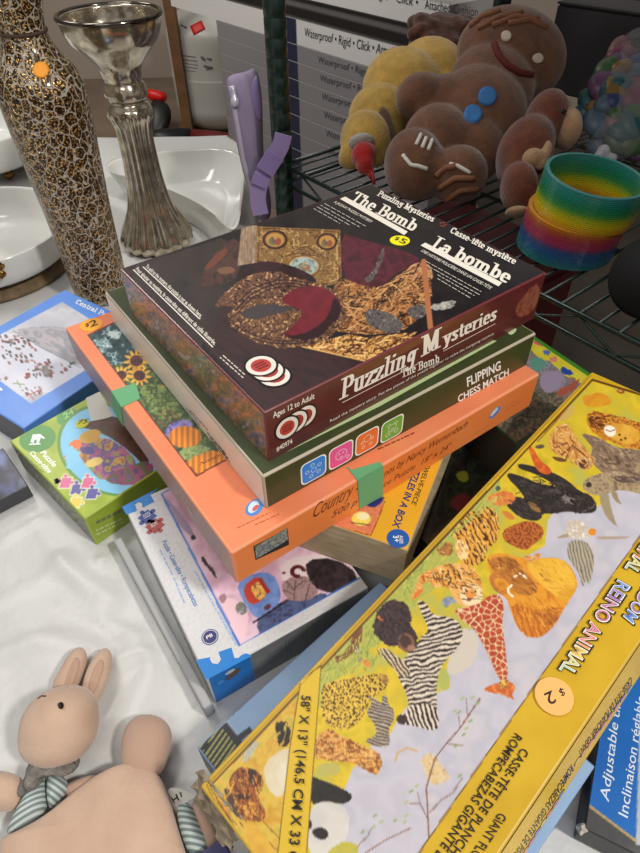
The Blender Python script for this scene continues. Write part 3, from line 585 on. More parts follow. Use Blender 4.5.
# ---- white and blue jigsaw box
cE = atz(206.5, 679, -.4888); FE = frame(cE, R(30.6)); Eb = Box(FE, .159, .2085, .0508, edge=(.80, .80, .80), r=.0016)
re_ = Eb.root('puzzle_box', 'white jigsaw box with blue corners and pink snowy village picture, lying on the white sheet', 'puzzle box')
tabs = [[(196, 660), (198.7, 665.7), (206.4, 680), (252, 656), (249.2, 654.5), (246.5, 653.3), (242, 654.7), (238.5, 658), (234.5, 658), (231.5, 647.5), (218.5, 652), (219.5, 655.5), (221, 659.5), (218, 664), (212.5, 663.5), (210, 659.5), (210.2, 657.2)],
        T(110, 480, (78, 172), (310, 52), (258, 95), (285, 140), (208, 178), (205, 150), (182, 142), (160, 158), (172, 190), (168, 200), (105, 222), k=6.4)]
def paint(a):
    f1, f2, _ = worley((a.x)/7.5, a.y/7.5, 3)
    a.c[:] = np.where((np.abs(f1-.33) < .035)[..., None] | ((f2-f1) < .07)[..., None], np.array((.76, .765, .77)), np.array((.81, .81, .815)))
    pic = [(160.5, 494), (238.8, 646.8), (372, 572), (330, 400)]
    a.poly(pic, (.22, .42, .75), smooth=0); pic = [(162.5, 494), (240.6, 644.6), (372, 570), (330, 400)]
    M = a.mask(pic); a.put(M, mott([(.80, .64, .72), (.88, .76, .82), (.76, .60, .70)], .06, 101))
    def P(pts, col, wob=0, sm=1): a.put(a.mask(chaikin(pts, sm), wob) & M, col)
    P(T(110, 500, (400, 420), (480, 380), (560, 440), (540, 560), (500, 540)), (.90, .76, .80)); P(T(110, 500, (205, -10), (240, 0), (340, 130), (330, 150), (280, 110)), (.62, .56, .64))
    P(T(230, 540, (195, 90), (300, 60), (420, 60), (420, 170), (300, 180), (215, 180)), (.88, .82, .82)); P(T(230, 540, (200, 175), (260, 140), (330, 150), (360, 220), (290, 270), (220, 230)), mott([(.52, .40, .38), (.70, .58, .58), (.42, .34, .34)], .5, 103))
    P(T(230, 540, (100, 330), (150, 290), (215, 235), (300, 250), (380, 200), (400, 260), (130, 400)), mott([(.20, .24, .36), (.34, .40, .56), (.24, .28, .42)], .2, 105))
    P(T(230, 540, (300, 80), (420, 70), (520, 140), (480, 210), (360, 210), (310, 150)), mott([(.10, .08, .09), (.24, .18, .20)], .3, 107))
    P(T(230, 540, (20, 170), (100, 130), (170, 130), (205, 200), (198, 255), (150, 292), (110, 322), (62, 262)), mott([(.38, .50, .74), (.48, .60, .82)], .2, 109))
    P(T(230, 540, (50, 188), (100, 148), (118, 150), (156, 216), (100, 262), (66, 246)), (.74, .27, .21)); P(T(230, 540, (78, 190), (106, 168), (124, 172), (150, 222), (112, 246)), mott([(.90, .56, .20), (.96, .80, .46), (.35, .16, .08)], .45, 111)); P(T(230, 540, (110, 155), (125, 150), (163, 206), (148, 217)), (.62, .20, .18), sm=0)
    P(T(230, 540, (130, 272), (155, 252), (168, 262), (150, 285)), (.40, .22, .26)); P(T(230, 540, (15, 265), (50, 240), (75, 285), (40, 305)), mott([(.20, .30, .26), (.62, .62, .40), (.32, .34, .42), (.85, .82, .84)], .6, 113))
    a.line(T(230, 540, (95, 330), (230, 240)), 2, (.16, .12, .14))
    for q in (((255, 245), (262, 160)), ((258, 200), (225, 165)), ((260, 190), (300, 160)), ((300, 240), (320, 175)), ((258, 220), (215, 200))): a.line(T(230, 540, *q), .8, (.30, .22, .22))
    x, y = T(230, 540, (272, 126))[0]; d = np.hypot(a.x-x, (a.y-y)*1.2); a.put((d < 8) & (d > 3.6) & M & ~((a.x > x+2) & (a.y > y)), (.34, .10, .14))
    P(T(110, 500, (362, 228), (375, 225), (400, 266), (412, 270), (430, 316), (418, 308), (395, 275), (370, 250)), (.20, .10, .11)); a.disc(*T(110, 500, (333, 150))[0], 2.6, 2.6, (.22, .16, .24)); P(T(110, 500, (430, 390), (455, 370), (470, 390), (450, 420)), (.62, .46, .50))
    P(T(230, 540, (202, 130), (225, 125), (218, 140)), (.40, .16, .2))
Eb.face('top', paint, .0011)
BLT = Eb.front.inv((250.5, 656))[0]
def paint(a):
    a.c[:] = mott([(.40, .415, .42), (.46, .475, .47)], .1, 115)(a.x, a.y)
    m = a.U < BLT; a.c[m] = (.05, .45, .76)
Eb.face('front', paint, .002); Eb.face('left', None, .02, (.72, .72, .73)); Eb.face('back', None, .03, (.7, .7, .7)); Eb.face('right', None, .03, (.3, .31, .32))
p = Eb.pm; tp = Eb.top
for t in tabs: p.shape(tp, t, (.05, .47, .78))
BT = (.16, .42, .72)
p.text(tp, 'Puzzle • Casse-tête • Rompecabezas', T(110, 500, (208, 168))[0], T(110, 500, (338, 428))[0], T(110, 500, (226, 160))[0], BT, off=.008)
for k, (q0, q1) in enumerate((((200, 200), (250, 300)), ((255, 310), (298, 412)))): p.small_print(tp, *T(110, 500, q0, q1), 1.6, (.55, .66, .82), 70+k)
for k, (q0, q1) in enumerate((((340, 285), (425, 440)), ((430, 445), (505, 580)))): p.small_print(tp, *T(110, 500, q0, q1), 1.8, (.60, .70, .84), 74+k)
p.circ(tp, T(110, 500, (400, 548))[0], .0072, (.16, .17, .42)); p.text(tp, 'PB', T(110, 500, (388, 558))[0], T(110, 500, (412, 545))[0], T(110, 500, (384, 546))[0], WH, h=.0004, off=.01); p.ring(tp, T(110, 500, (400, 548))[0], .0058, .0064, (.8, .8, .88))
def piece(c, col, s=.0088, rot=.4):
    c = tp.inv(c)
    for dx, dy, r in ((0, 0, 1), (.95, .1, .30), (-.95, -.1, .30), (.1, .95, .28), (-.1, -.95, .28)):
        n = 14 if r < 1 else 4; t = np.linspace(0, 6.2832, n, False)+(math.pi/4 if n == 4 else 0); rad = s*r*(1.1 if n == 4 else 1)
        q = [(c[0]+(s*dx+rad*math.cos(k))*math.cos(rot)-(s*dy+rad*math.sin(k))*math.sin(rot), c[1]+(s*dx+rad*math.cos(k))*math.sin(rot)+(s*dy+rad*math.sin(k))*math.cos(rot)) for k in t]
        p.add([tp.pt(*k, .0003) for k in q], [list(range(n))], col)
piece((147.3, 517), (.22, .30, .60)); piece((155, 526), (.68, .26, .26)); p.text(tp, 'PUZZLE', (144.5, 519), (151, 515.5), (143, 515), WH, h=.0005); p.text(tp, 'BOX', (152, 528), (158, 524.5), (150.5, 524.5), WH, h=.0005)
q = Eb.front.inv((233, 674)); p.circ(Eb.front, (233, 674), .008, (.36, .30, .26), ratio=.6, rot=.5); p.circ(Eb.front, (230, 671.5), .0045, (.75, .78, .8), ratio=.6, h=.0003); p.circ(Eb.front, (220.5, 682), .003, (.3, .55, .8))
for x0, x1, y0, y1 in ((268, 284, 668, 650), (288, 310, 650, 640)):
    a0, b0 = Eb.front.inv((x0, y0)), Eb.front.inv((x1, y1)); z0, z1 = -.042, -.010
    for q in (((a0[0], z0), (b0[0], z0)), ((a0[0], z1), (b0[0], z1)), ((a0[0], z0), (a0[0], z1)), ((b0[0], z0), (b0[0], z1))):
        d = np.array(q[1])-q[0]; l = np.linalg.norm(d); n = np.array([-d[1], d[0]])/l*.0003; p.add([Eb.front.pt(*k, .0003) for k in (np.array(q[0])-n, np.array(q[1])-n, np.array(q[1])+n, np.array(q[0])+n)], [[0, 1, 2, 3]], (.52, .54, .54))
    for k in range(4):
        zz = z0+.006+k*.0065; p.add([Eb.front.pt(*q, .0003) for q in ((a0[0]+.003, zz), (b0[0]-.004-.003*(k % 2), zz), (b0[0]-.004-.003*(k % 2), zz+.0014), (a0[0]+.003, zz+.0014))], [[0, 1, 2, 3]], (.50, .52, .52))
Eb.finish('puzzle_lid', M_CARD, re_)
# ---- lime green children's puzzle
cF = atz(84.2, 519, -.494); FF = frame(cF, R(45.6)); Fb = Box(FF, .185, .162, .0458, edge=(.60, .68, .24), r=.0018)
rf = Fb.root('puzzle_box', 'lime green children\'s puzzle box with a yellow 75 sticker, lying beside the orange jigsaw', 'puzzle box')
K4 = 4.5714
def T2(*pts): return [(x/K4, 380+y/K4) for x, y in pts]
def paint(a):
    a.c[:] = mott([(.56, .65, .14), (.66, .73, .24), (.60, .68, .18)], .04, 121)(a.x, a.y)
    a.poly(T2((38, 283), (100, 250), (260, 330), (250, 420), (180, 420)), mott([(.62, .70, .22), (.68, .74, .3)], .05, 123))
    a.disc(*T2((172, 268))[0], 18.5, 13.5, (.30, .56, .22), R(-12)); a.disc(*T2((310, 170))[0], 11.5, 8.5, (.30, .58, .25), R(-20))
    x, y = T2((520, 320))[0]; c, s = math.cos(R(20)), math.sin(R(20))
    dx, dy = a.x-x, a.y-y; d = np.hypot((dx*c+dy*s)/58, (-dx*s+dy*c)/45)
    a.put(d < 1.0, (.36, .56, .22)); a.put(d < .94, (.50, .76, .90))
    M = d < .94
    def P(pts, col, wob=0): a.put(a.mask(chaikin(pts, 1), wob) & M, col)
    P(T2((350, 210), (540, 150), (680, 250), (680, 420), (600, 330), (470, 240)), mott([(.20, .12, .09), (.34, .20, .14), (.26, .15, .11)], .2, 127)); P(T2((330, 300), (470, 250), (600, 330), (640, 420), (470, 470), (400, 400)), mott([(.62, .40, .20), (.80, .62, .28), (.30, .30, .55), (.72, .34, .50), (.50, .60, .30)], .13, 129))
    P(T2((310, 290), (360, 265), (380, 305), (330, 320)), (.92, .46, .22)); P(T2((360, 250), (430, 220), (470, 240), (430, 290), (370, 290)), (.80, .62, .20)); P(T2((380, 380), (450, 345), (480, 375), (410, 405)), (.86, .76, .42)); P(T2((285, 350), (330, 340), (320, 370), (290, 372)), (.80, .50, .22)); P(T2((360, 310), (420, 300), (440, 340), (380, 340)), (.30, .26, .50))
    P(T2((470, 450), (560, 400), (700, 360), (700, 480), (520, 480)), mott([(.36, .22, .42), (.62, .26, .42), (.30, .42, .22), (.50, .30, .50)], .14, 131))
    a.poly(T2((288, 325), (330, 300), (345, 320), (370, 330), (360, 350), (375, 370), (340, 385), (325, 410), (300, 400), (310, 375), (292, 360), (305, 345)), (.52, .78, .92), smooth=0)
    for k, (q, c) in enumerate((((300, 470), (.84, .42, .58)), ((350, 500), (.36, .34, .62)), ((400, 470), (.84, .42, .58)), ((345, 560), (.90, .80, .36)), ((420, 520), (.36, .34, .62)))):   # loose jigsaw pieces
        x, y = T2(q)[0]; m = (np.abs(a.x-x+.3*(a.y-y)) < 6) & (np.abs(a.y-y) < 6)
        for ex, ey in ((7, 0), (0, -7)): m |= np.hypot(a.x-x-ex, a.y-y-ey) < 2.6
        a.put(m, (.88, .90, .80)); m = (np.abs(a.x-x+.3*(a.y-y)) < 5) & (np.abs(a.y-y) < 5)
        for ex, ey in ((7, 0), (0, -7)): m |= np.hypot(a.x-x-ex, a.y-y-ey) < 1.9
        a.put(m, c)
Fb.face('top', paint, .001)
def paint(a): a.c[:] = mott([(.52, .60, .16), (.60, .68, .24)], .05, 133)(a.x, a.y)
Fb.face('front', paint, .002)
def paint(a): a.c[:] = mott([(.34, .38, .24), (.56, .60, .44), (.42, .40, .40), (.66, .68, .58)], .25, 135)(a.x, a.y)
Fb.face('left', paint, .002); Fb.face('back', None, .03, (.5, .6, .2)); Fb.face('right', None, .03, (.5, .6, .2))
p = Fb.pm; tp = Fb.top
p.text(tp, 'Puzzle', T2((182, 332))[0], T2((245, 400))[0], T2((202, 318))[0], WH, off=.025, shear=.2); p.text(tp, 'Casse-tête', T2((134, 335))[0], T2((222, 428))[0], T2((152, 322))[0], WH, off=.022, shear=.2)
p.small_print(tp, *T2((118, 350), (200, 424)), 1.2, (.40, .46, .14), 80)
p.text(tp, '24', T2((296, 182))[0], T2((340, 152))[0], T2((288, 158))[0], (.62, .82, .52), h=.0004, off=.02)
for pts in (T2((140, 285), (150, 250), (185, 248), (208, 268), (196, 270), (188, 262), (178, 290), (168, 290), (168, 272), (158, 275), (154, 290)), T2((134, 292), (186, 290), (186, 296), (134, 298))): p.shape(tp, pts, (.93, .95, .96), h=.0004)
for k in range(6):
    q = T2((262+8*math.cos(k), 462+8*math.sin(k)))[0]; p.circ(tp, q, .0022, (.62, .58, .48) if k % 2 else (.30, .26, .22))
p.small_print(Fb.front, *T2((440, 652), (555, 596)), 5.0, (.42, .46, .34), 81); p.small_print(Fb.front, *T2((438, 688), (555, 634)), 3, (.72, .78, .55), 82); p.small_print(Fb.front, *T2((440, 706), (560, 650)), 3, (.72, .78, .55), 83)
Fb.finish('puzzle_lid', M_CARD, rf)
sticker(rf, tp, T2((376, 200))[0], .0075, (.84, .83, .28), [('75', T2((352, 206))[0], T2((398, 198))[0], T2((362, 186))[0])], label='yellow price sticker reading 75')
tape(rf, 'torn_label', 'torn scrap of white paper stuck on the lid', [(tp, T2((392, 85), (455, 55), (520, 165), (480, 178), (420, 190), (408, 150)))], (.80, .80, .77))
# ---- blue winter park jigsaw
cG = atz(23, 428.5, -.4955); FG = frame(cG, R(54.6)); Gb = Box(FG, .2249, .2066, .0443, edge=(.36, .55, .86), r=.0016)
rg = Gb.root('puzzle_box', 'sky blue jigsaw box with a snowy park picture, lying behind the lime green puzzle', 'puzzle box')
K5 = 5.3333
def T3(*pts): return [(x/K5, 270+y/K5) for x, y in pts]
def paint(a):
    a.c[:] = mott([(.33, .53, .86), (.37, .57, .89)], .03, 141)(a.x, a.y)
    pic = T3((165, 712), (-70, 540), (-60, 370), (0, 345), (332, 170), (700, 400), (560, 470))
    M = a.mask(pic); a.put(M, mott([(.72, .73, .77), (.80, .80, .84), (.66, .68, .72)], .04, 143))
    def P(pts, col, wob=0): a.put(a.mask(chaikin(pts, 1), wob) & M, col)
    P(T3((60, 320), (200, 300), (330, 300), (620, 380), (560, 480), (430, 520), (330, 470), (220, 420)), mott([(.62, .62, .66), (.74, .70, .72), (.56, .58, .62), (.70, .64, .66)], .18, 145, (.5, 1.5), R(30)))
    P(T3((165, 712), (-70, 540), (-60, 370), (60, 320), (230, 420), (440, 525), (560, 480)), mott([(.80, .81, .87), (.86, .86, .91)], .05, 147))
    a.line(T3((70, 322), (230, 420), (430, 520)), 1, (.58, .60, .64))
    rr = random.Random(3)
    for (cx, cy, sx, sy, n) in ((100, 430, 90, 70, 34), (210, 530, 70, 50, 46), (170, 650, 50, 24, 10), (360, 520, 40, 30, 8), (60, 370, 60, 22, 16), (40, 560, 60, 30, 8)):
        for _ in range(n):
            x, y = T3((cx+rr.uniform(-sx, sx), cy+rr.uniform(-sy, sy)))[0]; col = rr.choice([(.35, .28, .26), (.50, .36, .32), (.30, .34, .30), (.62, .48, .44), (.55, .25, .25)])
            m = (np.abs(a.x-x-.5*(a.y-y)) < rr.uniform(.6, 1.6)) & (np.abs(a.y-y) < rr.uniform(.7, 1.8)); a.put(m & M, col)
    for q in (((140, 672), (225, 635)), ((150, 655), (180, 690)), ((165, 640), (190, 670))): a.line(T3(*q), 1, (.62, .34, .36))
    a.line(T3((70, 605), (130, 610)), 1, (.50, .60, .30)); a.line(T3((90, 590), (110, 625)), 1, (.50, .60, .30))
    P(T3((215, 520), (250, 500), (270, 560), (240, 580)), mott([(.42, .40, .40), (.62, .6, .6)], .6, 149))
Gb.face('top', paint, .0012)
Gb.face('front', lambda a: a.c.__setitem__(slice(None), mott([(.30, .48, .80), (.33, .52, .84)], .03, 151)(a.x, a.y)), .01)
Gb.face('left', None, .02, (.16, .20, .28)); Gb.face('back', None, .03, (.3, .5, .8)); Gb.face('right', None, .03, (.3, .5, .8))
p = Gb.pm; tp = Gb.top
p.text(tp, 'Central Park', T3((400, 178))[0], T3((540, 243))[0], T3((418, 157))[0], WH, serif=True, w=.17, th=.08, fit='Central P')
p.small_print(tp, (0, 388), (3, 392), 3, WH, 4)
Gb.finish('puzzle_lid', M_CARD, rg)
# =================================================================== giant floor puzzle
yD = R(43.9); F0 = Matrix.Rotation(yD, 4, 'Z') @ Matrix.Rotation(R(-2.3), 4, 'X') @ Matrix.Rotation(R(-6.9), 4, 'Y')
LD, WD, HD = .5021, .1609, .0445
FD = Matrix.Translation((-.08426, .12015, -.45)) @ F0 @ Matrix.Translation((0, -WD, 0))
D = Box(FD, LD, WD, HD, edge=(.76, .62, .20), r=.0018, splay=.011)
rd = D.root('floor_puzzle_box', 'long yellow giant floor puzzle box covered in zoo animals, tilted in the foreground', 'puzzle box')
def paint(a):
    YEL = (.80, .64, .10)
    a.c[:] = mott([(.76, .605, .09), (.80, .65, .13)], .03, 201)(a.x, a.y)
    up = lambda d: [(203+d*1.0, 783+d*.9), (591+d*.9, 372+d*1.0)]
    pic = [(211, 787), (592.5, 381), (720, 420), (720, 424), (640, 535), (537.5, 680), (440, 821), (330, 980), (300, 940)]
    a.poly([(209.5, 786), (592, 378.5), (722, 418), (722, 426), (640.6, 535.8), (538.2, 681), (440.8, 822), (330, 985), (296, 940)], (.36, .24, .08), smooth=0)
    M = a.mask(pic)
    a.put(M, mott([(.72, .64, .12), (.84, .72, .18), (.78, .68, .16), (.70, .68, .30)], .05, 203))
    d = (a.x-203)*.727+(a.y-783)*.687        # distance from the long edge
    g = fbm(a.x*.5, a.y*.2, 205)
    a.put(M & (d < 22+16*fbm(a.x*.05, a.y*.05, 207)) & (a.x < 500), mott([(.56, .60, .26), (.70, .70, .34), (.62, .64, .28), (.76, .72, .32)], .35, 209, (2, .5), R(30)))
    a.put(M & (a.y > 700) & (a.x < 300), mott([(.76, .56, .16), (.82, .68, .26), (.72, .64, .24)], .1, 211))
    def P(pts, col, wob=0, sm=1): a.put(a.mask(chaikin(pts, sm), wob) & M, col)
    P([(720, 440), (640, 478), (606, 494), (600, 505), (575, 512), (556, 508), (548, 520), (545, 545), (520, 560), (500, 590), (462, 640), (470, 625), (455, 640), (440, 692), (412, 700), (400, 715), (388, 738), (372, 745), (352, 770), (340, 800), (330, 830), (300, 990), (400, 990), (720, 560)], mott([(.72, .70, .735), (.75, .73, .765), (.70, .69, .735), (.76, .735, .755)], .03, 213), sm=0)
    P(T(300, 620, (470, 360), (560, 230), (600, 250), (600, 275), (550, 285)), mott([(.66, .66, .28), (.76, .72, .34)], .2, 215)); P(T(340, 560, (385, 440), (425, 430), (445, 500), (400, 520)), (.66, .68, .34), wob=2)
    P(T(340, 560, (480, 260), (560, 300), (540, 420), (430, 470), (430, 400)), (.78, .74, .68))
    # --- lion, lioness, baboon, rhino
    P(T(480, 400, (405, -15), (440, -20), (475, -35), (520, -10), (530, 15), (470, 30), (420, 25)), mott([(.84, .60, .14), (.78, .50, .12)], .2, 217))
    P(T(480, 400, (440, 40), (500, 52), (560, 65), (640, 90), (760, 120), (760, 230), (640, 195), (590, 192), (530, 168), (480, 152), (435, 110), (425, 70)), mott([(.55, .30, .10), (.80, .54, .16), (.66, .40, .12)], .35, 219, (.6, 1.6), R(25)), wob=2)
    P(T(480, 400, (428, 62), (490, 66), (505, 96), (480, 125), (445, 108)), mott([(.30, .17, .10), (.44, .24, .12)], .4, 221)); P(T(480, 400, (505, 105), (560, 88), (630, 112), (650, 150), (600, 182), (545, 162), (505, 138)), mott([(.80, .58, .18), (.86, .66, .26)], .2, 223))
    P(T(480, 400, (495, 108), (515, 98), (545, 112), (542, 140), (518, 148), (498, 132)), (.92, .89, .82)); a.line(T(480, 400, (505, 118), (520, 125), (540, 118)), .9, (.32, .2, .14)); 
    for q in ((558, 138), (582, 152), (565, 158)): a.disc(*T(480, 400, q)[0], 1.3, 1.1, (.28, .18, .08))
    P(T(480, 400, (400, 128), (480, 150), (540, 188), (640, 198), (760, 230), (760, 420), (640, 365), (580, 342), (520, 305), (470, 275), (440, 232), (452, 190), (430, 165)), mott([(.34, .27, .22), (.58, .48, .38), (.44, .36, .30), (.66, .56, .44)], .16, 225, (.6, 1.5), R(35)))
    P(T(480, 400, (408, 352), (420, 312), (480, 290), (560, 278), (640, 318), (760, 380), (700, 400), (640, 372), (560, 356), (520, 370), (470, 382), (440, 372)), mott([(.54, .45, .34), (.68, .60, .46), (.46, .38, .30)], .25, 227))
    P(T(480, 400, (520, 300), (640, 305), (640, 330), (560, 330)), (.36, .30, .26)); a.disc(*T(480, 400, (436, 337))[0], 3, 2.6, (.22, .18, .16))
    P(T(480, 400, (478, 370), (515, 366), (522, 420), (552, 512), (505, 466), (482, 410)), (.60, .54, .42)); P(T(480, 400, (522, 366), (548, 362), (554, 395), (572, 418), (540, 402)), (.58, .50, .38))
    P(T(480, 400, (270, 172), (290, 110), (350, 85), (385, 150), (430, 198), (458, 240), (440, 278), (400, 268), (380, 236), (330, 232), (290, 205)), mott([(.74, .52, .22), (.86, .66, .38), (.66, .42, .18)], .4, 229, (.6, 1.6), R(60)), wob=2)
    for q in (((330, 215), (370, 180), (420, 220)), ((300, 190), (350, 170)), ((345, 235), (360, 190))): a.line(T(480, 400, *q), 1.4, (.42, .24, .12))
    a.disc(*T(480, 400, (415, 252))[0], 8, 6.2, (.74, .60, .40), .3); a.disc(*T(480, 400, (417, 255))[0], 5.5, 4.5, (.34, .22, .17), .3)
    P(T(480, 400, (215, 185), (250, 175), (262, 188), (235, 197)), (.34, .30, .24)); P(T(480, 400, (280, 222), (340, 232), (350, 246), (310, 246)), (.4, .26, .16))
    P(T(480, 400, (300, 60), (380, 10), (372, 60), (330, 90)), (.76, .64, .34)); a.line(T(480, 400, (230, 165), (300, 90), (350, 30)), 1.4, (.60, .38, .16))
    # --- gorilla
    P(T(480, 400, (150, 252), (210, 262), (292, 288), (350, 318), (402, 365), (442, 374), (470, 418), (462, 448), (410, 452), (350, 442), (300, 452), (246, 452), (250, 468), (225, 484), (160, 470), (104, 420), (88, 388), (150, 384), (182, 396), (158, 358), (108, 310), (112, 288), (180, 308), (232, 332), (275, 338), (310, 345), (258, 312), (208, 290), (155, 274)), mott([(.12, .10, .095), (.24, .20, .18), (.15, .13, .12), (.19, .17, .16)], .2, 231, (.7, 1.4), R(20)))
    P(T(480, 400, (185, 400), (235, 420), (250, 452), (210, 440)), (.55, .40, .22)); P(T(480, 400, (330, 380), (350, 376), (365, 395), (350, 410), (328, 402)), (.48, .44, .42), wob=2); P(T(480, 400, (270, 355), (320, 352), (330, 372), (290, 380)), (.30, .26, .25)); a.line(T(480, 400, (410, 445), (455, 425), (462, 408)), 1, (.45, .40, .38))
    P(T(480, 400, (192, 184), (210, 188), (240, 240), (292, 278), (272, 302), (228, 282), (206, 232)), mott([(.84, .42, .16), (.72, .30, .12)], .3, 233))
    P(T(480, 400, (18, 392), (60, 368), (120, 360), (152, 390), (118, 420), (60, 424)), mott([(.88, .56, .26), (.76, .40, .18)], .4, 235), wob=2); P(T(480, 400, (60, 348), (78, 340), (84, 358), (66, 366)), (.32, .34, .30))
    P(T(480, 400, (85, 440), (120, 445), (145, 475), (120, 478), (95, 460)), (.78, .48, .2))
    # --- leopard, bird
    P(T(480, 400, (88, 520), (150, 490), (200, 478), (250, 500), (258, 540), (210, 580), (180, 602), (120, 575), (95, 560)), spots((.70, .38, .16), (.46, .20, .08), 2.6, .34, 237))
    P(T(480, 400, (348, 482), (400, 470), (432, 510), (470, 520), (462, 542), (400, 552), (330, 548), (298, 548), (352, 522)), mott([(.84, .80, .76), (.72, .66, .58), (.90, .88, .84)], .3, 239))
    P(T(480, 520, (352, 78), (425, 78), (458, 130), (456, 190), (438, 258), (425, 235), (412, 272), (398, 210), (374, 180), (350, 140)), stripes((.68, .64, .56), (.44, .40, .33), 3.2, R(75), 1.2, .42, 241))
    P(T(480, 520, (468, 62), (560, 64), (606, 62), (580, 74), (470, 76)), (.66, .58, .50)); P(T(480, 520, (300, 70), (350, 48), (360, 64), (330, 70)), (.62, .55, .48)); a.disc(*T(480, 520, (450, 45))[0], 4, 3.6, (.84, .52, .16))
    a.line(T(480, 520, (525, -10), (550, 22)), .8, (.55, .5, .5))
    # --- elephant
    EO = mott([(.76, .46, .10), (.86, .58, .16), (.80, .52, .14)], .12, 243)
    P(T(480, 520, (28, 140), (90, 128), (170, 150), (240, 150), (300, 145), (352, 166), (386, 222), (392, 270), (350, 332), (322, 380), (280, 440), (240, 470), (190, 466), (150, 430), (120, 352), (108, 310), (60, 282), (38, 240), (48, 212), (28, 182)), EO)
    P(T(480, 520, (180, 160), (300, 146), (350, 166), (392, 250), (350, 332), (262, 272), (202, 212)), mott([(.84, .64, .16), (.88, .68, .22), (.80, .58, .14)], .08, 245))
    P(T(480, 520, (30, 150), (130, 140), (180, 200), (240, 268), (210, 302), (140, 292), (110, 240), (50, 205)), mott([(.50, .28, .08), (.74, .48, .18), (.60, .36, .12)], .14, 247, (.5, 1.6), R(40)))
    P(T(480, 520, (38, 212), (100, 196), (150, 225), (130, 250), (70, 225), (55, 240), (70, 270), (105, 285), (100, 300), (60, 284), (38, 245)), mott([(.62, .36, .14), (.76, .48, .2)], .2, 249))
    P(T(480, 520, (118, 318), (232, 362), (330, 372), (282, 440), (240, 470), (190, 466), (150, 430)), stripes((.80, .48, .14), (.68, .36, .09), 4.5, R(70), 1.5, .4, 251)); P(T(480, 520, (200, 360), (320, 340), (330, 375), (280, 430), (230, 410)), mott([(.52, .27, .10), (.70, .40, .12), (.80, .50, .16)], .1, 253))
    for q in (((138, 224), (160, 212), (188, 228)), ((128, 258), (112, 272), (116, 290), (132, 302))): a.line(T(480, 520, *q), 2.1, (.93, .88, .76))
    a.line(T(480, 520, (240, 210), (262, 235), (282, 240)), 1, (.5, .3, .1)); P(T(480, 520, (170, 130), (205, 145), (235, 125), (250, 140), (220, 160), (190, 165)), mott([(.70, .42, .2), (.9, .7, .5)], .5, 255))
    # --- tigers
    TS = lambda r, s: stripes((.86, .62, .24), (.30, .17, .09), 4.6, r, 2.2, .32, s)
    P(T(400, 480, (208, 182), (262, 142), (300, 112), (350, 100), (386, 122), (398, 180), (395, 240), (352, 270), (335, 330), (262, 345), (228, 300), (222, 242)), TS(R(60), 261), wob=2)
    P(T(400, 480, (220, 240), (262, 235), (280, 280), (262, 330), (225, 300)), mott([(.86, .66, .34), (.94, .84, .62), (.80, .50, .2)], .3, 263)); P(T(400, 480, (140, 265), (205, 240), (215, 300), (160, 305)), mott([(.84, .60, .24), (.5, .3, .14), (.9, .7, .4)], .5, 265))
    P(T(400, 480, (72, 388), (130, 350), (205, 328), (290, 338), (325, 400), (335, 462), (310, 505), (262, 512), (222, 482), (190, 420), (140, 432), (110, 395), (62, 472), (42, 482), (58, 440)), mott([(.82, .54, .20), (.90, .70, .40), (.76, .46, .16)], .2, 267, (.5, 1.6), R(20)), wob=1)
    P(T(400, 480, (110, 380), (200, 352), (260, 380), (230, 420), (180, 418)), TS(R(75), 269)); P(T(400, 480, (75, 385), (130, 355), (140, 372), (90, 402)), (.84, .46, .16)); P(T(400, 480, (45, 478), (68, 440), (100, 430), (70, 470)), (.84, .45, .18))
    x, y = T(400, 480, (286, 458))[0]; a.disc(x, y, 11.5, 11.5, (.90, .80, .60)); a.put((np.hypot(a.x-x, a.y-y) < 11) & M, stripes((.91, .82, .64), (.36, .22, .12), 5.5, R(20), 2.6, .22, 271)); a.disc(x-1, y-1, 5.5, 4.2, (.86, .56, .26)); a.disc(x-2.5, y+4, 2, 1.4, (.5, .25, .2))
    for q in ((-4.5, -4.5), (4, -3.5)): a.disc(x+q[0], y+q[1], 1.1, 1, (.12, .1, .06))
    P(T(400, 480, (160, 480), (200, 458), (235, 490), (205, 490), (185, 515)), mott([(.42, .46, .52), (.62, .66, .70)], .5, 273))
    # --- giraffe
    G = lambda *p: T(400, 560, *p, k=4.923)
    P(G((262, 238), (330, 228), (400, 208), (440, 168), (490, 168), (516, 220), (502, 300), (522, 450), (534, 592), (488, 592), (440, 470), (388, 370), (348, 322), (298, 292)), cells((.68, .26, .15), (.88, .78, .60), 6.2, .13, 275))
    P(G((408, 628), (480, 602), (535, 592), (572, 622), (552, 660), (562, 692), (535, 672), (500, 658), (430, 648)), mott([(.84, .42, .18), (.70, .32, .12), (.90, .56, .28)], .4, 277), wob=1); P(G((480, 600), (530, 580), (545, 612), (500, 640)), cells((.62, .34, .12), (.86, .70, .34), 4, .14, 279))
    # --- zebra, chimp, cheetah, foal
    ZC = ((.86, .80, .72), (.17, .125, .115))
    P(T(340, 560, (305, 158), (342, 165), (372, 220), (430, 222), (482, 250), (494, 300), (470, 352), (420, 400), (388, 460), (386, 560), (392, 650), (228, 650), (270, 605), (276, 560), (250, 500), (228, 460), (250, 400), (300, 345), (330, 300), (358, 282), (330, 220)), stripes(*ZC, 4.6, R(-12), 1.6, .5, 281), sm=1)
    P(T(300, 620, (430, 340), (545, 330), (560, 430), (520, 442), (470, 424), (430, 418), (400, 418), (382, 398), (395, 376), (430, 372)), stripes(*ZC, 4.4, R(70), 1.2, .5, 283)); P(T(300, 620, (382, 398), (396, 376), (422, 380), (425, 412), (400, 418)), (.22, .17, .16))
    P(T(300, 620, (298, 122), (342, 108), (382, 140), (432, 172), (445, 222), (400, 232), (368, 182)), stripes((.80, .72, .60), (.26, .19, .15), 3.6, R(55), 1.2, .45, 285))
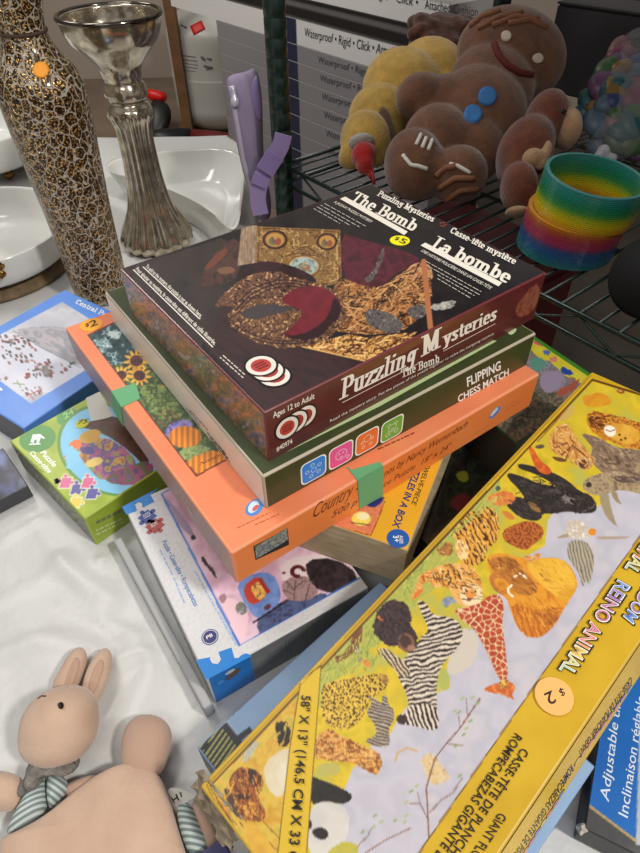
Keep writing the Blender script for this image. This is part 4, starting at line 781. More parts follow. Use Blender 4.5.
    P(T(340, 560, (135, 242), (150, 198), (210, 152), (272, 175), (288, 220), (282, 260), (310, 300), (312, 350), (270, 372), (240, 342), (200, 348), (150, 312), (132, 280)), mott([(.14, .10, .10), (.27, .20, .19), (.19, .14, .14)], .3, 287), wob=2); a.disc(*T(340, 560, (265, 328))[0], 8.2, 9.6, (.48, .33, .26), -.5); a.disc(*T(340, 560, (262, 325))[0], 5.4, 6.6, (.28, .19, .16), -.5); a.disc(*T(340, 560, (285, 350))[0], 4, 3.2, (.62, .44, .36)); P(T(340, 560, (145, 225), (160, 222), (178, 245), (160, 242)), (.82, .42, .18))
    P(T(300, 620, (82, 262), (140, 240), (232, 228), (325, 208), (358, 228), (340, 282), (282, 312), (262, 372), (210, 432), (150, 442), (85, 402)), spots((.84, .69, .26), (.22, .15, .06), 2.7, .33, 289)); P(T(300, 620, (315, 212), (350, 215), (358, 245), (330, 262)), mott([(.80, .62, .30), (.5, .36, .18)], .5, 291))
    P(T(300, 620, (262, 372), (290, 330), (268, 300), (300, 312), (328, 338), (328, 300), (348, 300), (352, 335), (378, 360), (372, 412), (352, 432), (362, 500), (332, 508), (270, 496), (262, 476), (310, 462), (298, 412)), stripes((.70, .64, .56), (.27, .22, .21), 3.2, R(15), 1.6, .5, 293)); 
    P(T(300, 620, (225, 18), (252, 8), (246, 105), (185, 152), (150, 182), (132, 130), (165, 148), (202, 92)), mott([(.38, .22, .12), (.56, .36, .18)], .4, 295)); P(T(300, 620, (215, 110), (235, 95), (252, 160), (232, 175)), stripes((.8, .74, .66), (.3, .24, .2), 2.6, R(60), 1, .5, 297)); P(T(300, 620, (245, 155), (285, 160), (282, 188), (258, 185)), (.86, .50, .22))
    # --- fox like animals and panda
    P(T(300, 620, (52, 480), (110, 430), (150, 450), (205, 482), (262, 508), (322, 530), (328, 602), (292, 622), (222, 572), (150, 562), (52, 558)), mott([(.86, .62, .30), (.50, .27, .11), (.90, .70, .40), (.64, .38, .15)], .14, 299), wob=2)
    P(T(180, 700, (330, 252), (430, 182), (446, 220), (430, 340), (398, 400), (345, 350)), mott([(.80, .74, .60), (.84, .80, .70)], .06, 303)); P(T(180, 700, (383, 98), (400, 84), (428, 88), (446, 130), (432, 192), (392, 182), (383, 140)), mott([(.11, .09, .08), (.2, .17, .15)], .4, 305), wob=2)
    P(T(180, 700, (515, 420), (600, 400), (680, 440), (670, 560), (600, 640), (505, 620)), mott([(.82, .80, .76), (.76, .74, .72)], .06, 307)); P(T(320, 693, (-40, 330), (0, 345), (60, 370), (126, 400), (126, 430), (80, 447), (0, 420), (-40, 440)), mott([(.10, .085, .08), (.17, .15, .14)], .3, 309))
    P(T(180, 700, (528, 305), (600, 332), (645, 350), (645, 415), (580, 402), (518, 424)), mott([(.10, .085, .08), (.17, .15, .14)], .3, 309)); P(T(180, 700, (520, 525), (560, 505), (595, 525), (590, 555), (555, 560)), (.14, .12, .12)); P(T(180, 700, (512, 475), (530, 490), (524, 515), (510, 515)), (.14, .12, .12))
    P(T(180, 700, (560, 250), (640, 250), (640, 300), (540, 300)), (.70, .66, .34))
    P(T(180, 700, (245, 232), (282, 172), (318, 160), (302, 202), (258, 258)), stripes((.74, .72, .62), (.60, .58, .50), 2.4, R(120), 1, .4, 311))
    RP = mott([(.30, .14, .07), (.62, .34, .13), (.44, .22, .10), (.80, .54, .22)], .14, 313)
    P(T(180, 700, (196, 305), (240, 262), (282, 275), (322, 290), (336, 342), (302, 352), (312, 392), (342, 442), (332, 492), (272, 472), (232, 474), (240, 412), (200, 372)), RP, wob=2); P(T(180, 700, (260, 270), (320, 285), (335, 342), (298, 345), (270, 310)), (.24, .13, .09), wob=2); P(T(180, 700, (245, 420), (290, 400), (320, 440), (318, 480), (265, 470)), mott([(.84, .62, .24), (.74, .48, .16)], .2, 315)); P(T(180, 700, (215, 375), (280, 378), (285, 398), (225, 400)), (.22, .12, .08))
    P(T(180, 700, (168, 358), (198, 350), (242, 462), (222, 472)), (.30, .20, .18)); P(T(180, 700, (105, 395), (160, 360), (215, 470), (180, 500)), mott([(.80, .58, .22), (.68, .44, .14)], .2, 317))
    for q in (((105, 400), (180, 490)), ((130, 390), (225, 500)), ((260, 480), (400, 612)), ((330, 480), (400, 560)), ((240, 490), (340, 612))): a.line(T(180, 700, *q), .9, (.46, .28, .1))
    P(T(180, 700, (240, 480), (310, 500), (390, 620), (300, 640)), mott([(.84, .66, .22), (.78, .58, .18)], .1, 319))
    # --- branch, shrubs
    P(T(320, 693, (400, 250), (452, 240), (522, 330), (500, 362), (432, 362), (418, 312)), mott([(.80, .66, .42), (.84, .76, .62), (.72, .56, .34)], .3, 321), wob=3); a.line(T(320, 693, (300, 272), (310, 238), (350, 218), (390, 232)), 1.6, (.78, .60, .34))
    for q, w in ((((435, 572), (430, 450), (425, 380), (460, 260), (510, 196), (560, 140), (600, 80), (640, 20)), 1.5), (((440, 480), (480, 430), (530, 400), (570, 340)), 1), (((430, 502), (400, 440), (360, 442)), 1), (((510, 202), (572, 208)), .9), (((400, 440), (390, 395)), .7), (((180, 640), (262, 588), (362, 540)), 1.1), (((130, 640), (190, 570), (215, 530)), .9), (((560, 140), (555, 90)), .7), (((590, 90), (585, 20)), .7)): a.line(T(320, 693, *q), w, (.50, .34, .27))
    for k, q in enumerate(((345, 436), (365, 392), (388, 370), (555, 76), (540, 70), (602, 110), (585, 140), (560, 330), (570, 20), (630, 40), (610, 15), (545, 210), (215, 535), (170, 555), (245, 515), (300, 510), (340, 515), (220, 490), (345, 490), (575, 165))):
        x, y = T(320, 693, q)[0]; a.put((((a.x-x)*.6+(a.y-y)*.8)/1.0)**2+(((a.x-x)*.8-(a.y-y)*.6)/2.8)**2 < 1, (.50, .60, .32) if k % 2 else (.62, .68, .42))
    P(T(320, 693, (20, 640), (70, 600), (140, 590), (160, 660), (60, 720)), mott([(.74, .68, .24), (.66, .66, .3)], .2, 323), wob=2)
    # --- brush work
    K = lambda pts, *r, **k: a.strokes(pts, *r, clip=M, **k)
    K([(215, 775), (590, 385), (560, 430), (440, 560), (330, 690), (250, 790)], 0, 8, 1, [(0, 0, 0)], 0)
    K(T(480, 400, (440, 40), (500, 52), (560, 65), (640, 90), (700, 105), (700, 120), (640, 112), (560, 88), (500, 100), (470, 130), (435, 110), (425, 70)), 120, 6, .9, [(.42, .22, .08), (.86, .60, .22), (.64, .36, .12)], R(20), .6, seed=11)
    K(T(480, 400, (540, 165), (590, 180), (640, 180), (640, 195), (590, 192), (530, 168)), 40, 5, .9, [(.42, .22, .08), (.80, .54, .2)], R(20), .5, seed=12)
    K(T(480, 400, (452, 190), (540, 188), (640, 198), (700, 215), (700, 400), (640, 365), (580, 342), (520, 305), (470, 275), (440, 232)), 140, 7, .7, [(.30, .24, .20), (.72, .62, .50), (.52, .42, .34)], R(35), .35, seed=13)
    K(T(480, 400, (270, 172), (290, 110), (350, 85), (385, 150), (430, 198), (458, 240), (440, 278), (400, 268), (330, 232)), 110, 5, .8, [(.92, .74, .46), (.56, .32, .14), (.84, .56, .26)], R(60), .6, seed=14)
    K(T(480, 400, (108, 310), (180, 308), (292, 288), (402, 365), (442, 374), (470, 418), (410, 452), (300, 452), (160, 470), (88, 388), (158, 358)), 150, 6, .8, [(.30, .26, .24), (.09, .07, .07), (.22, .19, .18)], R(20), .5, seed=15)
    for q in ((352, 398), (372, 392), (340, 388), (366, 410)): a.line(T(480, 400, (q[0]-8, q[1]-3), (q[0]+6, q[1]+4)), .9, (.52, .48, .46))
    K(T(400, 480, (208, 182), (262, 142), (300, 112), (350, 100), (386, 122), (398, 180), (395, 240), (352, 270), (335, 330), (262, 345), (228, 300)), 120, 5, .8, [(.94, .78, .46), (.84, .54, .18), (.34, .18, .08)], R(70), .4, seed=16)
    K(T(400, 480, (72, 388), (130, 350), (205, 328), (290, 338), (325, 400), (335, 462), (222, 440), (190, 420), (140, 432)), 110, 6, .8, [(.94, .80, .54), (.82, .50, .18), (.34, .19, .10)], R(25), .5, seed=17)
    K(T(480, 520, (110, 310), (180, 300), (262, 272), (350, 332), (322, 380), (280, 440), (240, 470), (190, 466), (150, 430)), 110, 9, .7, [(.66, .36, .10), (.90, .62, .22), (.76, .46, .12)], R(60), .3, seed=18)
    K(T(480, 520, (180, 160), (300, 146), (350, 166), (392, 250), (350, 332), (262, 272)), 60, 10, .6, [(.76, .52, .10), (.92, .72, .28)], R(35), .4, seed=19)
    K(T(480, 520, (30, 150), (130, 140), (240, 268), (210, 302), (110, 240), (40, 212)), 70, 7, .8, [(.44, .24, .07), (.84, .58, .26), (.66, .40, .14)], R(40), .3, seed=20)
    K(T(340, 560, (135, 242), (210, 152), (288, 220), (282, 260), (230, 340), (150, 312)), 110, 5, .7, [(.32, .25, .24), (.10, .07, .07), (.24, .18, .18)], R(50), .7, seed=21)
    K(T(300, 620, (52, 480), (110, 430), (205, 482), (322, 530), (328, 602), (222, 572), (52, 558)), 110, 7, .9, [(.92, .72, .40), (.44, .24, .10), (.78, .52, .22)], R(20), .5, seed=22)
    K(T(180, 700, (196, 305), (240, 262), (322, 290), (336, 342), (312, 392), (342, 442), (332, 492), (232, 474), (200, 372)), 130, 6, .9, [(.26, .12, .06), (.72, .42, .16), (.88, .62, .26), (.40, .20, .09)], R(65), .5, seed=23)
    K(T(300, 620, (90, 185), (170, 90), (300, 30), (330, 130), (280, 200), (100, 240)), 130, 7, .9, [(.50, .56, .24), (.72, .72, .36), (.62, .62, .26)], R(100), .4, seed=24)
    K(T(400, 480, (10, 380), (200, 180), (380, 40), (420, 60), (200, 230), (90, 350), (60, 440), (10, 470)), 170, 8, .9, [(.52, .58, .26), (.74, .74, .38), (.66, .66, .30)], R(110), .5, seed=25)
    K(T(180, 700, (120, 420), (440, 60), (420, 180), (250, 260), (200, 380), (130, 440)), 90, 9, .9, [(.86, .64, .24), (.68, .62, .26), (.80, .56, .18)], R(110), .5, seed=26)
    # --- size band
    a.poly([(300.5, 680), (321.5, 664.5), (312.5, 780), (299, 960), (270, 960), (277.5, 853), (289, 750)], (.34, .24, .05), smooth=0); a.poly([(301.3, 680.5), (320.7, 666.5), (311.7, 780), (298, 960), (271, 960), (278.3, 853), (289.8, 750)], (.82, .68, .16), smooth=0)
    # --- double rule along the border
    for q in (((207, 785), (591.5, 375)),): a.line(q, .8, (.55, .42, .10))
    a.line([(207, 785), (236, 850), (260, 900)], .9, (.42, .30, .08))
    a.disc(620.6, 391.4, 4, 2.2, (.58, .30, .12), .2); a.disc(620.2, 390.8, 2.2, 1, (.78, .58, .3), .2)
D.face('top', paint, .00078, bulge=-.0012)
def paint(a): a.c[:] = mott([(.82, .66, .11), (.87, .72, .18)], .04, 331)(a.x, a.y)
D.face('front', paint, .002); D.face('left', None, .02, (.62, .50, .18)); D.face('back', None, .02, (.60, .48, .14)); D.face('right', None, .02, (.7, .56, .14))
p = D.pm; tp, fr = D.top, D.front; BK = (.13, .10, .05)
H2 = .0014
p.text(tp, '58" X 13" (146.5 CM X 33 CM)', (302.2, 696), (289.8, 845), (310.8, 696.5), BK, h=H2, off=.012, fit='58" X 13" (146.5 CM X 33')
H2 = .0006
p.text(tp, 'CASSE-TÊTE DE PLANCHER GÉANT', (521.9, 747.6), (454.8, 844), (529.2, 752.6), BK, h=H2, off=.01, fit='CASSE-TÊTE DE PLANC')
p.text(tp, 'ROMPECABEZAS GIGANTE DE PISO', (515.2, 733), (440, 846), (522.3, 738.2), BK, h=H2, off=.01, fit='ROMPECABEZAS GIGANTE')
p.text(tp, 'GIANT FLOOR PUZZLE', (498.9, 812.5), (477, 844.5), (507.2, 817), BK, h=H2, off=.01, fit='GIANT F')
cols = [(.45, .58, .85), (.58, .50, .80), (.66, .46, .74), (.74, .44, .66), (.80, .42, .62), (.82, .42, .55), (.88, .50, .48), (.92, .62, .40), (.90, .76, .42), (.80, .80, .52), (.70, .80, .66)]
def fancy(txt, p0, p1, top, cl):
    p0, p1, top = map(np.array, (p0, p1, top)); up = top-p0; x = 0.
    full = font_polys(txt, .03)[0]; fw = width(full)
    for i, ch in enumerate(txt):
        if ch == ' ': continue
        pre = width(font_polys(txt[:i+1], .03)[0])[1]; ow = width(font_polys(ch, .03)[0]); ww = ow[1]-ow[0]
        q0 = p0+(p1-p0)*(pre-ww-fw[0])/(fw[1]-fw[0]); q1 = p0+(p1-p0)*(pre-fw[0])/(fw[1]-fw[0])
        p.text(tp, ch, q0-(p1-p0)*.006-up*.05, q1+(p1-p0)*.006-up*.05, q0-(p1-p0)*.006+up*1.02, BK, h=H2, off=.075)
        p.text(tp, ch, q0, q1, q0+up*.97, (.95, .93, .86), h=H2+.0002, off=.03); p.text(tp, ch, q0+(q1-q0)*.08+up*.03, q1-(q1-q0)*.08+up*.03, q0+(q1-q0)*.08+up*.93, cl[i % len(cl)], h=H2+.0004, off=.002)
fancy('REINO ANIMAL', T(480, 520, (552, 240))[0], T(480, 520, (316, 600))[0], T(480, 520, (602, 268))[0], cols[:5]+[cols[4]]+cols[5:])
fancy('RÈGNE ANIMAL', (673, 496), (624.5, 568.5), (684, 503), [cols[(k*2) % 11] for k in range(11)]+[(.70, .80, .66)])
fancy('ANIMAL KINGDOM', (688, 521), (623, 617), (698, 529), cols[::-1][:1]*3+cols[::-1])
p.text(fr, 'CASSE-TÊTE DE PLANCHER GÉANT', (631, 676), (578, 752), (632, 682), BK, off=.01); p.text(fr, 'ROMPECABEZAS GIGANTE DE PISO', (571, 764), (513, 855), (573.5, 770), BK, off=.01)
for k in range(9):
    x, y = 624-6.5*k, 688+9*k; p.circ(fr, (x+5, y+1), .0042, BK, h=.0002, ratio=.6); p.circ(fr, (x+5, y+1), .0032, cols[k % 11], h=.0003, ratio=.6)
for k in range(8):
    x, y = 556-6*k, 793+9.5*k; p.circ(fr, (x+5, y+1), .0042, BK, h=.0002, ratio=.6); p.circ(fr, (x+5, y+1), .0032, cols[k*3 % 11], h=.0003, ratio=.6)
D.finish('puzzle_lid', M_CARD, rd)
sticker(rd, tp, (554, 696.5), .0125, (.96, .70, .40), [('2', (551.6, 691), (543.6, 694.6), (556.6, 702.4)), ('$', (562.6, 688.8), (558.2, 690.8), (565.4, 695.4))], label='round orange price sticker reading $2', h=.0012)
# crushed corner of torn grey board
bm = bmesh.new(); bmesh.ops.create_grid(bm, x_segments=10, y_segments=10, size=.5)
rr = random.Random(5)
for v in bm.verts:
    u_, v_ = v.co.x+.5, v.co.y+.5; n = Vector((rr.uniform(-1, 1), rr.uniform(-1, 1), rr.uniform(-1, 1)))*.0022
    q = Vector((-.011+u_*.018, WD-.036+v_*.044, .0022-.036*(1-u_)**1.3+.006*math.sin(v_*9)*(1-u_)))
    v.co = FD @ (q+n)
bmesh.ops.solidify(bm, geom=bm.faces[:], thickness=.0012)
me = bpy.data.meshes.new('torn_corner'); bm.to_mesh(me); bm.free()
o = link('torn_corner', me, mat('torn_board', (.50, .45, .38), .8, var=(120, (.66, .60, .50))), rd); o['label'] = 'crumpled torn grey cardboard corner'
# ---- pale blue box under the floor puzzle
cJl = atz(196.7, 747, -.4958); FJ = Matrix.Translation(Vector(cJl)) @ Matrix.Rotation(R(42.7), 4, 'Z') @ Matrix.Translation((0, -.215, 0)); J = Box(FJ, .206, .215, .0437, edge=(.50, .62, .78), r=.0012)
rj = J.root('puzzle_box', 'pale blue box with black and yellow striped end, underneath the yellow floor puzzle', 'puzzle box')
def paint(a):
    a.c[:] = mott([(.57, .70, .85), (.61, .73, .87)], .03, 341)(a.x, a.y)
    m = a.U < .0265; a.c[m] = stripes((.66, .66, .42), (.14, .14, .14), 4.6, R(-55), 0, .5, 343, jit=0)(a.x, a.y)[m]
    a.c[(a.U > .0225) & (a.U < .0275)] = (.20, .22, .26); a.c[np.abs(a.U-.0281) < .0007] = (.70, .76, .85)
    a.poly(T(170, 660, (165, 480), (180, 455), (235, 415), (240, 430), (190, 470), (172, 492), k=5.333), (.15, .14, .14), wob=2)
    a.poly(T(170, 660, (355, 405), (425, 355), (440, 380), (380, 430), k=5.333), (.22, .24, .27), smooth=0); a.c[a.U < .001] = (.14, .13, .13)
J.face('top', paint, .0009)
for w in ('front', 'left', 'back', 'right'): J.face(w, None, .03, (.42, .55, .74) if w != 'left' else (.16, .16, .15))
J.finish('puzzle_lid', M_CARD, rj)
# ---- black and blue carton at the right
cL = atz(584, 828.5, -.512); FL = frame(cL, R(-27)); Lb = Box(FL, .20, .24, .0275, edge=(.14, .14, .15), r=.0012)
rl = Lb.root('appliance_carton', 'black and blue carton printed adjustable tilt, at the right behind the floor puzzle', 'carton')
def paint(a):
    a.c[:] = mott([(.26, .26, .27), (.32, .32, .32)], .05, 351)(a.x, a.y)
    g0, g1 = np.array((587.5, 804.5)), np.array((640, 844)); s = (a.x-g0[0])*(g1-g0)[1]-(a.y-g0[1])*(g1-g0)[0]; s = s/np.linalg.norm(g1-g0)
    a.c[s > -1.2] = (.76, .62, .38); B_ = mott([(.07, .38, .70), (.10, .43, .76)], .02, 353)(a.x, a.y); m = s > 1.2; a.c[m] = B_[m]
    a.poly([(636, 845), (640, 700), (700, 700), (700, 845)], (.70, .72, .76), smooth=0)
Lb.face('top', paint, .001)
for w in ('front', 'left', 'back', 'right'): Lb.face(w, None, .03, (.13, .13, .14))
p = Lb.pm; tp = Lb.top
p.text(tp, 'Adjustable tilt', T(480, 693, (514, 438))[0], T(480, 693, (560, 66))[0], T(480, 693, (478, 424))[0], (.86, .90, .95), off=.004, shear=.15, fit='Adjustable ti')
p.text(tp, 'Inclinaison réglable', T(480, 693, (590, 502))[0], T(480, 693, (640, 150))[0], T(480, 693, (552, 490))[0], (.86, .90, .95), off=.004, shear=.15, fit='Inclinaison ré')
Lb.finish('carton_body', M_CARD, rl)
me = bpy.data.meshes.new('torn_corner'); bm = bmesh.new(); bmesh.ops.create_icosphere(bm, subdivisions=2, radius=.004)
for v in bm.verts: v.co = Vector(cL)+Vector((.0, .0005, -.003))+v.co*(.6+.8*random.random())*Vector((1, 1, .6))[0]
bm.to_mesh(me); bm.free(); o = link('torn_corner', me, mat('torn_white_board', (.74, .70, .64), .9), rl); o['label'] = 'scuffed white cardboard showing at the corner'
# ---- green bordered box at the back right
cM = atz(594.5, 375.3, -.455); c2 = atz(537, 337, -.455); ym = math.atan2(c2[1]-cM[1], c2[0]-cM[0])-math.pi/2
FM = Matrix.Translation(Vector(cM)) @ Matrix.Rotation(ym, 4, 'Z') @ Matrix.Translation((-.155, -.03, 0)); Mb = Box(FM, .155, .215, .0835, edge=(.22, .28, .18), r=.0016)
rm = Mb.root('puzzle_box', 'colourful puzzle box with bright green edge, half hidden behind the orange jigsaw', 'puzzle box')
def paint(a):
    a.c[:] = mott([(.30, .34, .26), (.50, .44, .38), (.24, .26, .22), (.62, .52, .40), (.34, .30, .30)], .2, 361)(a.x, a.y)
    d = .155-a.U
    m = d < .058; a.c[m] = mott([(.34, .40, .42), (.62, .56, .62), (.40, .48, .44), (.52, .44, .52), (.66, .44, .34), (.36, .52, .50)], .13, 363)(a.x, a.y)[m]
    a.poly(T(480, 300, (245, 290), (300, 280), (340, 300), (320, 350), (270, 380), (235, 340)), (.60, .54, .64)); 
    m = d < .026+.012*(fbm(a.x*.08, a.y*.08, 5)-.5); a.c[m] = mott([(.84, .78, .18), (.90, .84, .26)], .1, 365)(a.x, a.y)[m]
    for q, c in ((((215, 165), (245, 160), (265, 185), (235, 190)), (.88, .34, .48)), (((245, 205), (275, 195), (285, 215), (260, 225)), (.36, .46, .72)), (((270, 225), (310, 232), (305, 250), (280, 245)), (.86, .52, .48)), (((318, 262), (375, 285), (372, 302), (330, 300)), (.16, .30, .62)), (((300, 370), (360, 335), (400, 310), (390, 350), (320, 390)), (.66, .34, .26))): a.poly(T(480, 300, *q), c, wob=2)
    a.poly(T(480, 300, (195, 235), (240, 225), (275, 260), (215, 290)), (.36, .58, .50)); m = d < .0075; a.c[m] = (.28, .56, .16)
Mb.face('top', paint, .0011)
for w, c in (('front', (.26, .3, .2)), ('left', (.30, .26, .22)), ('back', (.3, .5, .2)), ('right', (.24, .46, .16))): Mb.face(w, None, .03, c)
Mb.finish('puzzle_lid', M_CARD, rm)
# ---- dark box between the wooden box and the floor puzzle
N_ = frame(fvec(FE, .238, -.005, 0)+np.array((0, 0, -.012)), R(30.6)); Nb = Box(N_, .12, .20, .0385, edge=(.14, .15, .13), r=.0012)
rn = Nb.root('puzzle_box', 'dark printed box in a shiny black wrapper, in the gap beside the wooden box', 'puzzle box')
def paint(a):
    a.c[:] = mott([(.13, .13, .12), (.18, .22, .15), (.12, .12, .12), (.20, .18, .17)], .1, 371)(a.x, a.y)
    a.poly(T(400, 420, (195, 320), (260, 285), (290, 330), (260, 370), (215, 360)), (.42, .16, .18)); a.poly(T(400, 420, (220, 210), (270, 200), (275, 250), (235, 245)), (.55, .56, .20))
    a.poly(T(400, 420, (150, 590), (200, 580), (160, 660), (110, 670)), (.16, .36, .16), wob=2); a.poly(T(400, 420, (160, 420), (280, 360), (290, 420), (180, 460)), (.14, .24, .13), wob=2)
Nb.face('top', paint, .0015)
for w in ('front', 'left', 'back', 'right'): Nb.face(w, None, .03, (.12, .12, .12))
Nb.finish('puzzle_lid', mat('dark_gloss_card', (1, 1, 1), .25, coat=.5, attr=True), rn)
# ---- dark glossy box at the left edge, navy box at the bottom edge
cO = atz(28, 485.5, -.520); FO = frame(cO, R(130)); Ob = Box(FO, .078, .17, .018, edge=(.22, .22, .26), r=.001)
ro = Ob.root('puzzle_box', 'dark glossy box with cloudy blue picture, at the left edge of the sheet', 'puzzle box')
def paint(a): a.c[:] = mott([(.16, .16, .20), (.30, .33, .50), (.20, .20, .24), (.44, .48, .66)], .04, 381)(a.x, a.y)
Ob.face('top', paint, .0015)
for w in ('front', 'left', 'back', 'right'): Ob.face(w, None, .03, (.24, .24, .26))
Ob.finish('puzzle_lid', M_CARD, ro)
cQ = atz(222, 836, -.5125); FQ = Matrix.Translation(Vector(cQ)) @ Matrix.Rotation(R(35), 4, 'Z') @ Matrix.Translation((-.05, -.06, 0)); Qb = Box(FQ, .05, .06, .027, edge=(.16, .16, .30), r=.001)
rq = Qb.root('small_box', 'small navy box peeking out below the crushed corner of the floor puzzle', 'box')
Qb.face('top', lambda a: a.c.__setitem__(slice(None), mott([(.14, .14, .30), (.20, .20, .40)], .1, 391)(a.x, a.y)), .003)
for w in ('front', 'left', 'back', 'right'): Qb.face(w, None, .03, (.15, .15, .30))
Qb.finish('box_body', M_CARD, rq)

# grey folded card along the left side of the white jigsaw box
gA, gB = atz(113, 540, -.520), atz(207, 716, -.520); gd = gB-gA; gl = np.linalg.norm(gd); FGs = Matrix.Translation(Vector(gA)) @ Matrix.Rotation(math.atan2(gd[1], gd[0]), 4, 'Z') @ Matrix.Translation((0, 0, 0))
GS = Box(FGs, gl*.97, .0085, .0195, edge=(.64, .64, .64), r=.002); rgs = GS.root('folded_card', 'long strip of grey folded card lying along the left side of the white jigsaw box', 'cardboard')
for w in ('top', 'front', 'left', 'back', 'right'): GS.face(w, None, .01, (.66, .66, .66))
GS.finish('card_body', M_MATTE, rgs)
# =================================================================== helpers for round and soft things
class MB:
    def __init__(s): s.v, s.f = [], []
    def add(s, v, f): n = len(s.v); s.v += [tuple(map(float, p)) for p in v]; s.f += [[i+n for i in q] for q in f]
    def tube(s, pts, r, n=8, closed=False, caps=True):
        P = [Vector(p) for p in pts]; m = len(P); rs = r if isinstance(r, (list, tuple)) else [r]*m; V = []
        up = None
        for i in range(m):
            a = P[(i-1) % m] if closed or i > 0 else P[i]; b = P[(i+1) % m] if closed or i < m-1 else P[i]
            t = (b-a).normalized()
            if up is None: up = t.orthogonal().normalized()
            up = (up-t*up.dot(t)).normalized(); w = t.cross(up)
            V += [P[i]+(up*math.cos(k*2*math.pi/n)+w*math.sin(k*2*math.pi/n))*rs[i] for k in range(n)]
        F = [[i*n+k, i*n+(k+1) % n, ((i+1) % m)*n+(k+1) % n, ((i+1) % m)*n+k] for i in range(m if closed else m-1) for k in range(n)]
        if not closed and caps: F += [list(range(n))[::-1], [(m-1)*n+k for k in range(n)]]
        s.add(V, F)
    def lathe(s, base, prof, n=64, rib=None, capb=True, capt=False):
        """prof: (radius, height) from bottom up; rib(k, angle) scales the radius"""
        V = []; m = len(prof)
        for k, (r, z) in enumerate(prof):
            for i in range(n):
                a = 2*math.pi*i/n; q = r*(rib(k, a) if rib else 1); V.append((base[0]+q*math.cos(a), base[1]+q*math.sin(a), base[2]+z))
        F = [[k*n+i, k*n+(i+1) % n, (k+1)*n+(i+1) % n, (k+1)*n+i] for k in range(m-1) for i in range(n)]
        if capb: F.append(list(range(n))[::-1])
        if capt: F.append([(m-1)*n+i for i in range(n)])
        s.add(V, F)
    def loft(s, loops, cap0=True, cap1=True):
        n = len(loops[0]); V = [p for l in loops for p in l]
        F = [[k*n+i, k*n+(i+1) % n, (k+1)*n+(i+1) % n, (k+1)*n+i] for k in range(len(loops)-1) for i in range(n)]
        if cap0: F.append(list(range(n))[::-1])
        if cap1: F.append([(len(loops)-1)*n+i for i in range(n)])
        s.add(V, F)
    def box(s, M, sx, sy, sz):
        V = [np.array((M @ Vector((x*sx/2, y*sy/2, z*sz/2)))[:]) for x in (-1, 1) for y in (-1, 1) for z in (-1, 1)]
        s.add(V, [[0, 1, 3, 2], [4, 6, 7, 5], [0, 4, 5, 1], [2, 3, 7, 6], [0, 2, 6, 4], [1, 5, 7, 3]])
    def ell(s, c, ax, n=20):
        """ellipsoid, ax: three half-axis vectors"""
        V, F = [], []; c = np.array(c)
        for i in range(n+1):
            t = math.pi*i/n
            for j in range(2*n):
                q = math.pi*j/n; V.append(c+ax[0]*math.sin(t)*math.cos(q)+ax[1]*math.sin(t)*math.sin(q)+ax[2]*math.cos(t))
        F = [[i*2*n+j, i*2*n+(j+1) % (2*n), (i+1)*2*n+(j+1) % (2*n), (i+1)*2*n+j] for i in range(n) for j in range(2*n)]; s.add(V, F)
    def mesh(s, name): 
        me = pydata(name, s.v, s.f); bm = bmesh.new(); bm.from_mesh(me); bmesh.ops.remove_doubles(bm, verts=bm.verts, dist=1e-6); bmesh.ops.recalc_face_normals(bm, faces=bm.faces); bm.to_mesh(me); bm.free(); return me
    def build(s, name, m, parent=None, smooth=True): return link(name, s.mesh(name), m, parent, smooth=smooth)
def camell(px, py, w, rx, ry, rz, rot=0):
    """ellipsoid at a real distance w: half sizes rx, ry as seen (photo units), rz in metres along the view"""
    k = w/FPX; c = atw(px, py, w); a, b = math.cos(R(rot)), math.sin(R(rot))
    return c, (CR*rx*k*a+CU*rx*k*b, -CR*ry*k*b+CU*ry*k*a, CD*rz)
def blob(name, ells, vox=.004, it=6):
    mb = MB()
    for e in ells: mb.ell(*camell(*e))
    me = pydata('t', mb.v, mb.f); o = bpy.data.objects.new('t', me); C.objects.link(o)
    r = o.modifiers.new('r', 'REMESH'); r.mode = 'VOXEL'; r.voxel_size = vox
    s_ = o.modifiers.new('s', 'SMOOTH'); s_.factor = .6; s_.iterations = it
    dg = bpy.context.evaluated_depsgraph_get(); dg.update(); out = bpy.data.meshes.new_from_object(o.evaluated_get(dg)); out.name = name
    bpy.data.objects.remove(o); return out
def bvh_of(me): return BVHTree.FromPolygons([v.co.copy() for v in me.vertices], [list(p.vertices) for p in me.polygons])
def hit(t, px, py, lift=.0):
    d = Vector(ray(px, py)).normalized(); h = t.ray_cast(Vector((0, 0, 0)), d)
    if h[0] is None: return None
    return h[0]+h[1]*lift, h[1]
def stitch(t, pts, r, sub=5):
    q = []
    for (a, b), (c, d) in zip(pts[:-1], pts[1:]):
        for k in range(sub): q.append((a+(c-a)*k/sub, b+(d-b)*k/sub))
    q.append(pts[-1]); o = [hit(t, *p, lift=r*.3) for p in q]; return [h[0] for h in o if h]
def patch(mb, t, px, py, rx, ry, th=.003, rot=0, n=20):
    """a sewn-on round patch lying on a soft body"""
    rows = []
    for s_ in (1.0, .97, .7, .35):
        row = []
        for k in range(n):
            a = 2*math.pi*k/n; x, y = rx*s_*math.cos(a), ry*s_*math.sin(a); h = hit(t, px+x*math.cos(rot)-y*math.sin(rot), py+x*math.sin(rot)+y*math.cos(rot))
            row.append(h[0]+h[1]*(th if s_ < .99 else -th) if h else None)
        if any(p is None for p in row): 
            if rows: 
                row = [p if p is not None else rows[-1][i] for i, p in enumerate(row)]
            else:
                g = [p for p in row if p is not None]
                if not g: return
                row = [p if p is not None else g[0] for p in row]
        rows.append(row)
    mb.loft([[tuple(p) for p in r_] for r_ in rows], cap0=False)
def crease(p): return math.sin(p.x*62+p.y*38+1.3*math.sin(p.y*40))*.6+math.sin(p.x*-30+p.y*75+1.)*.4
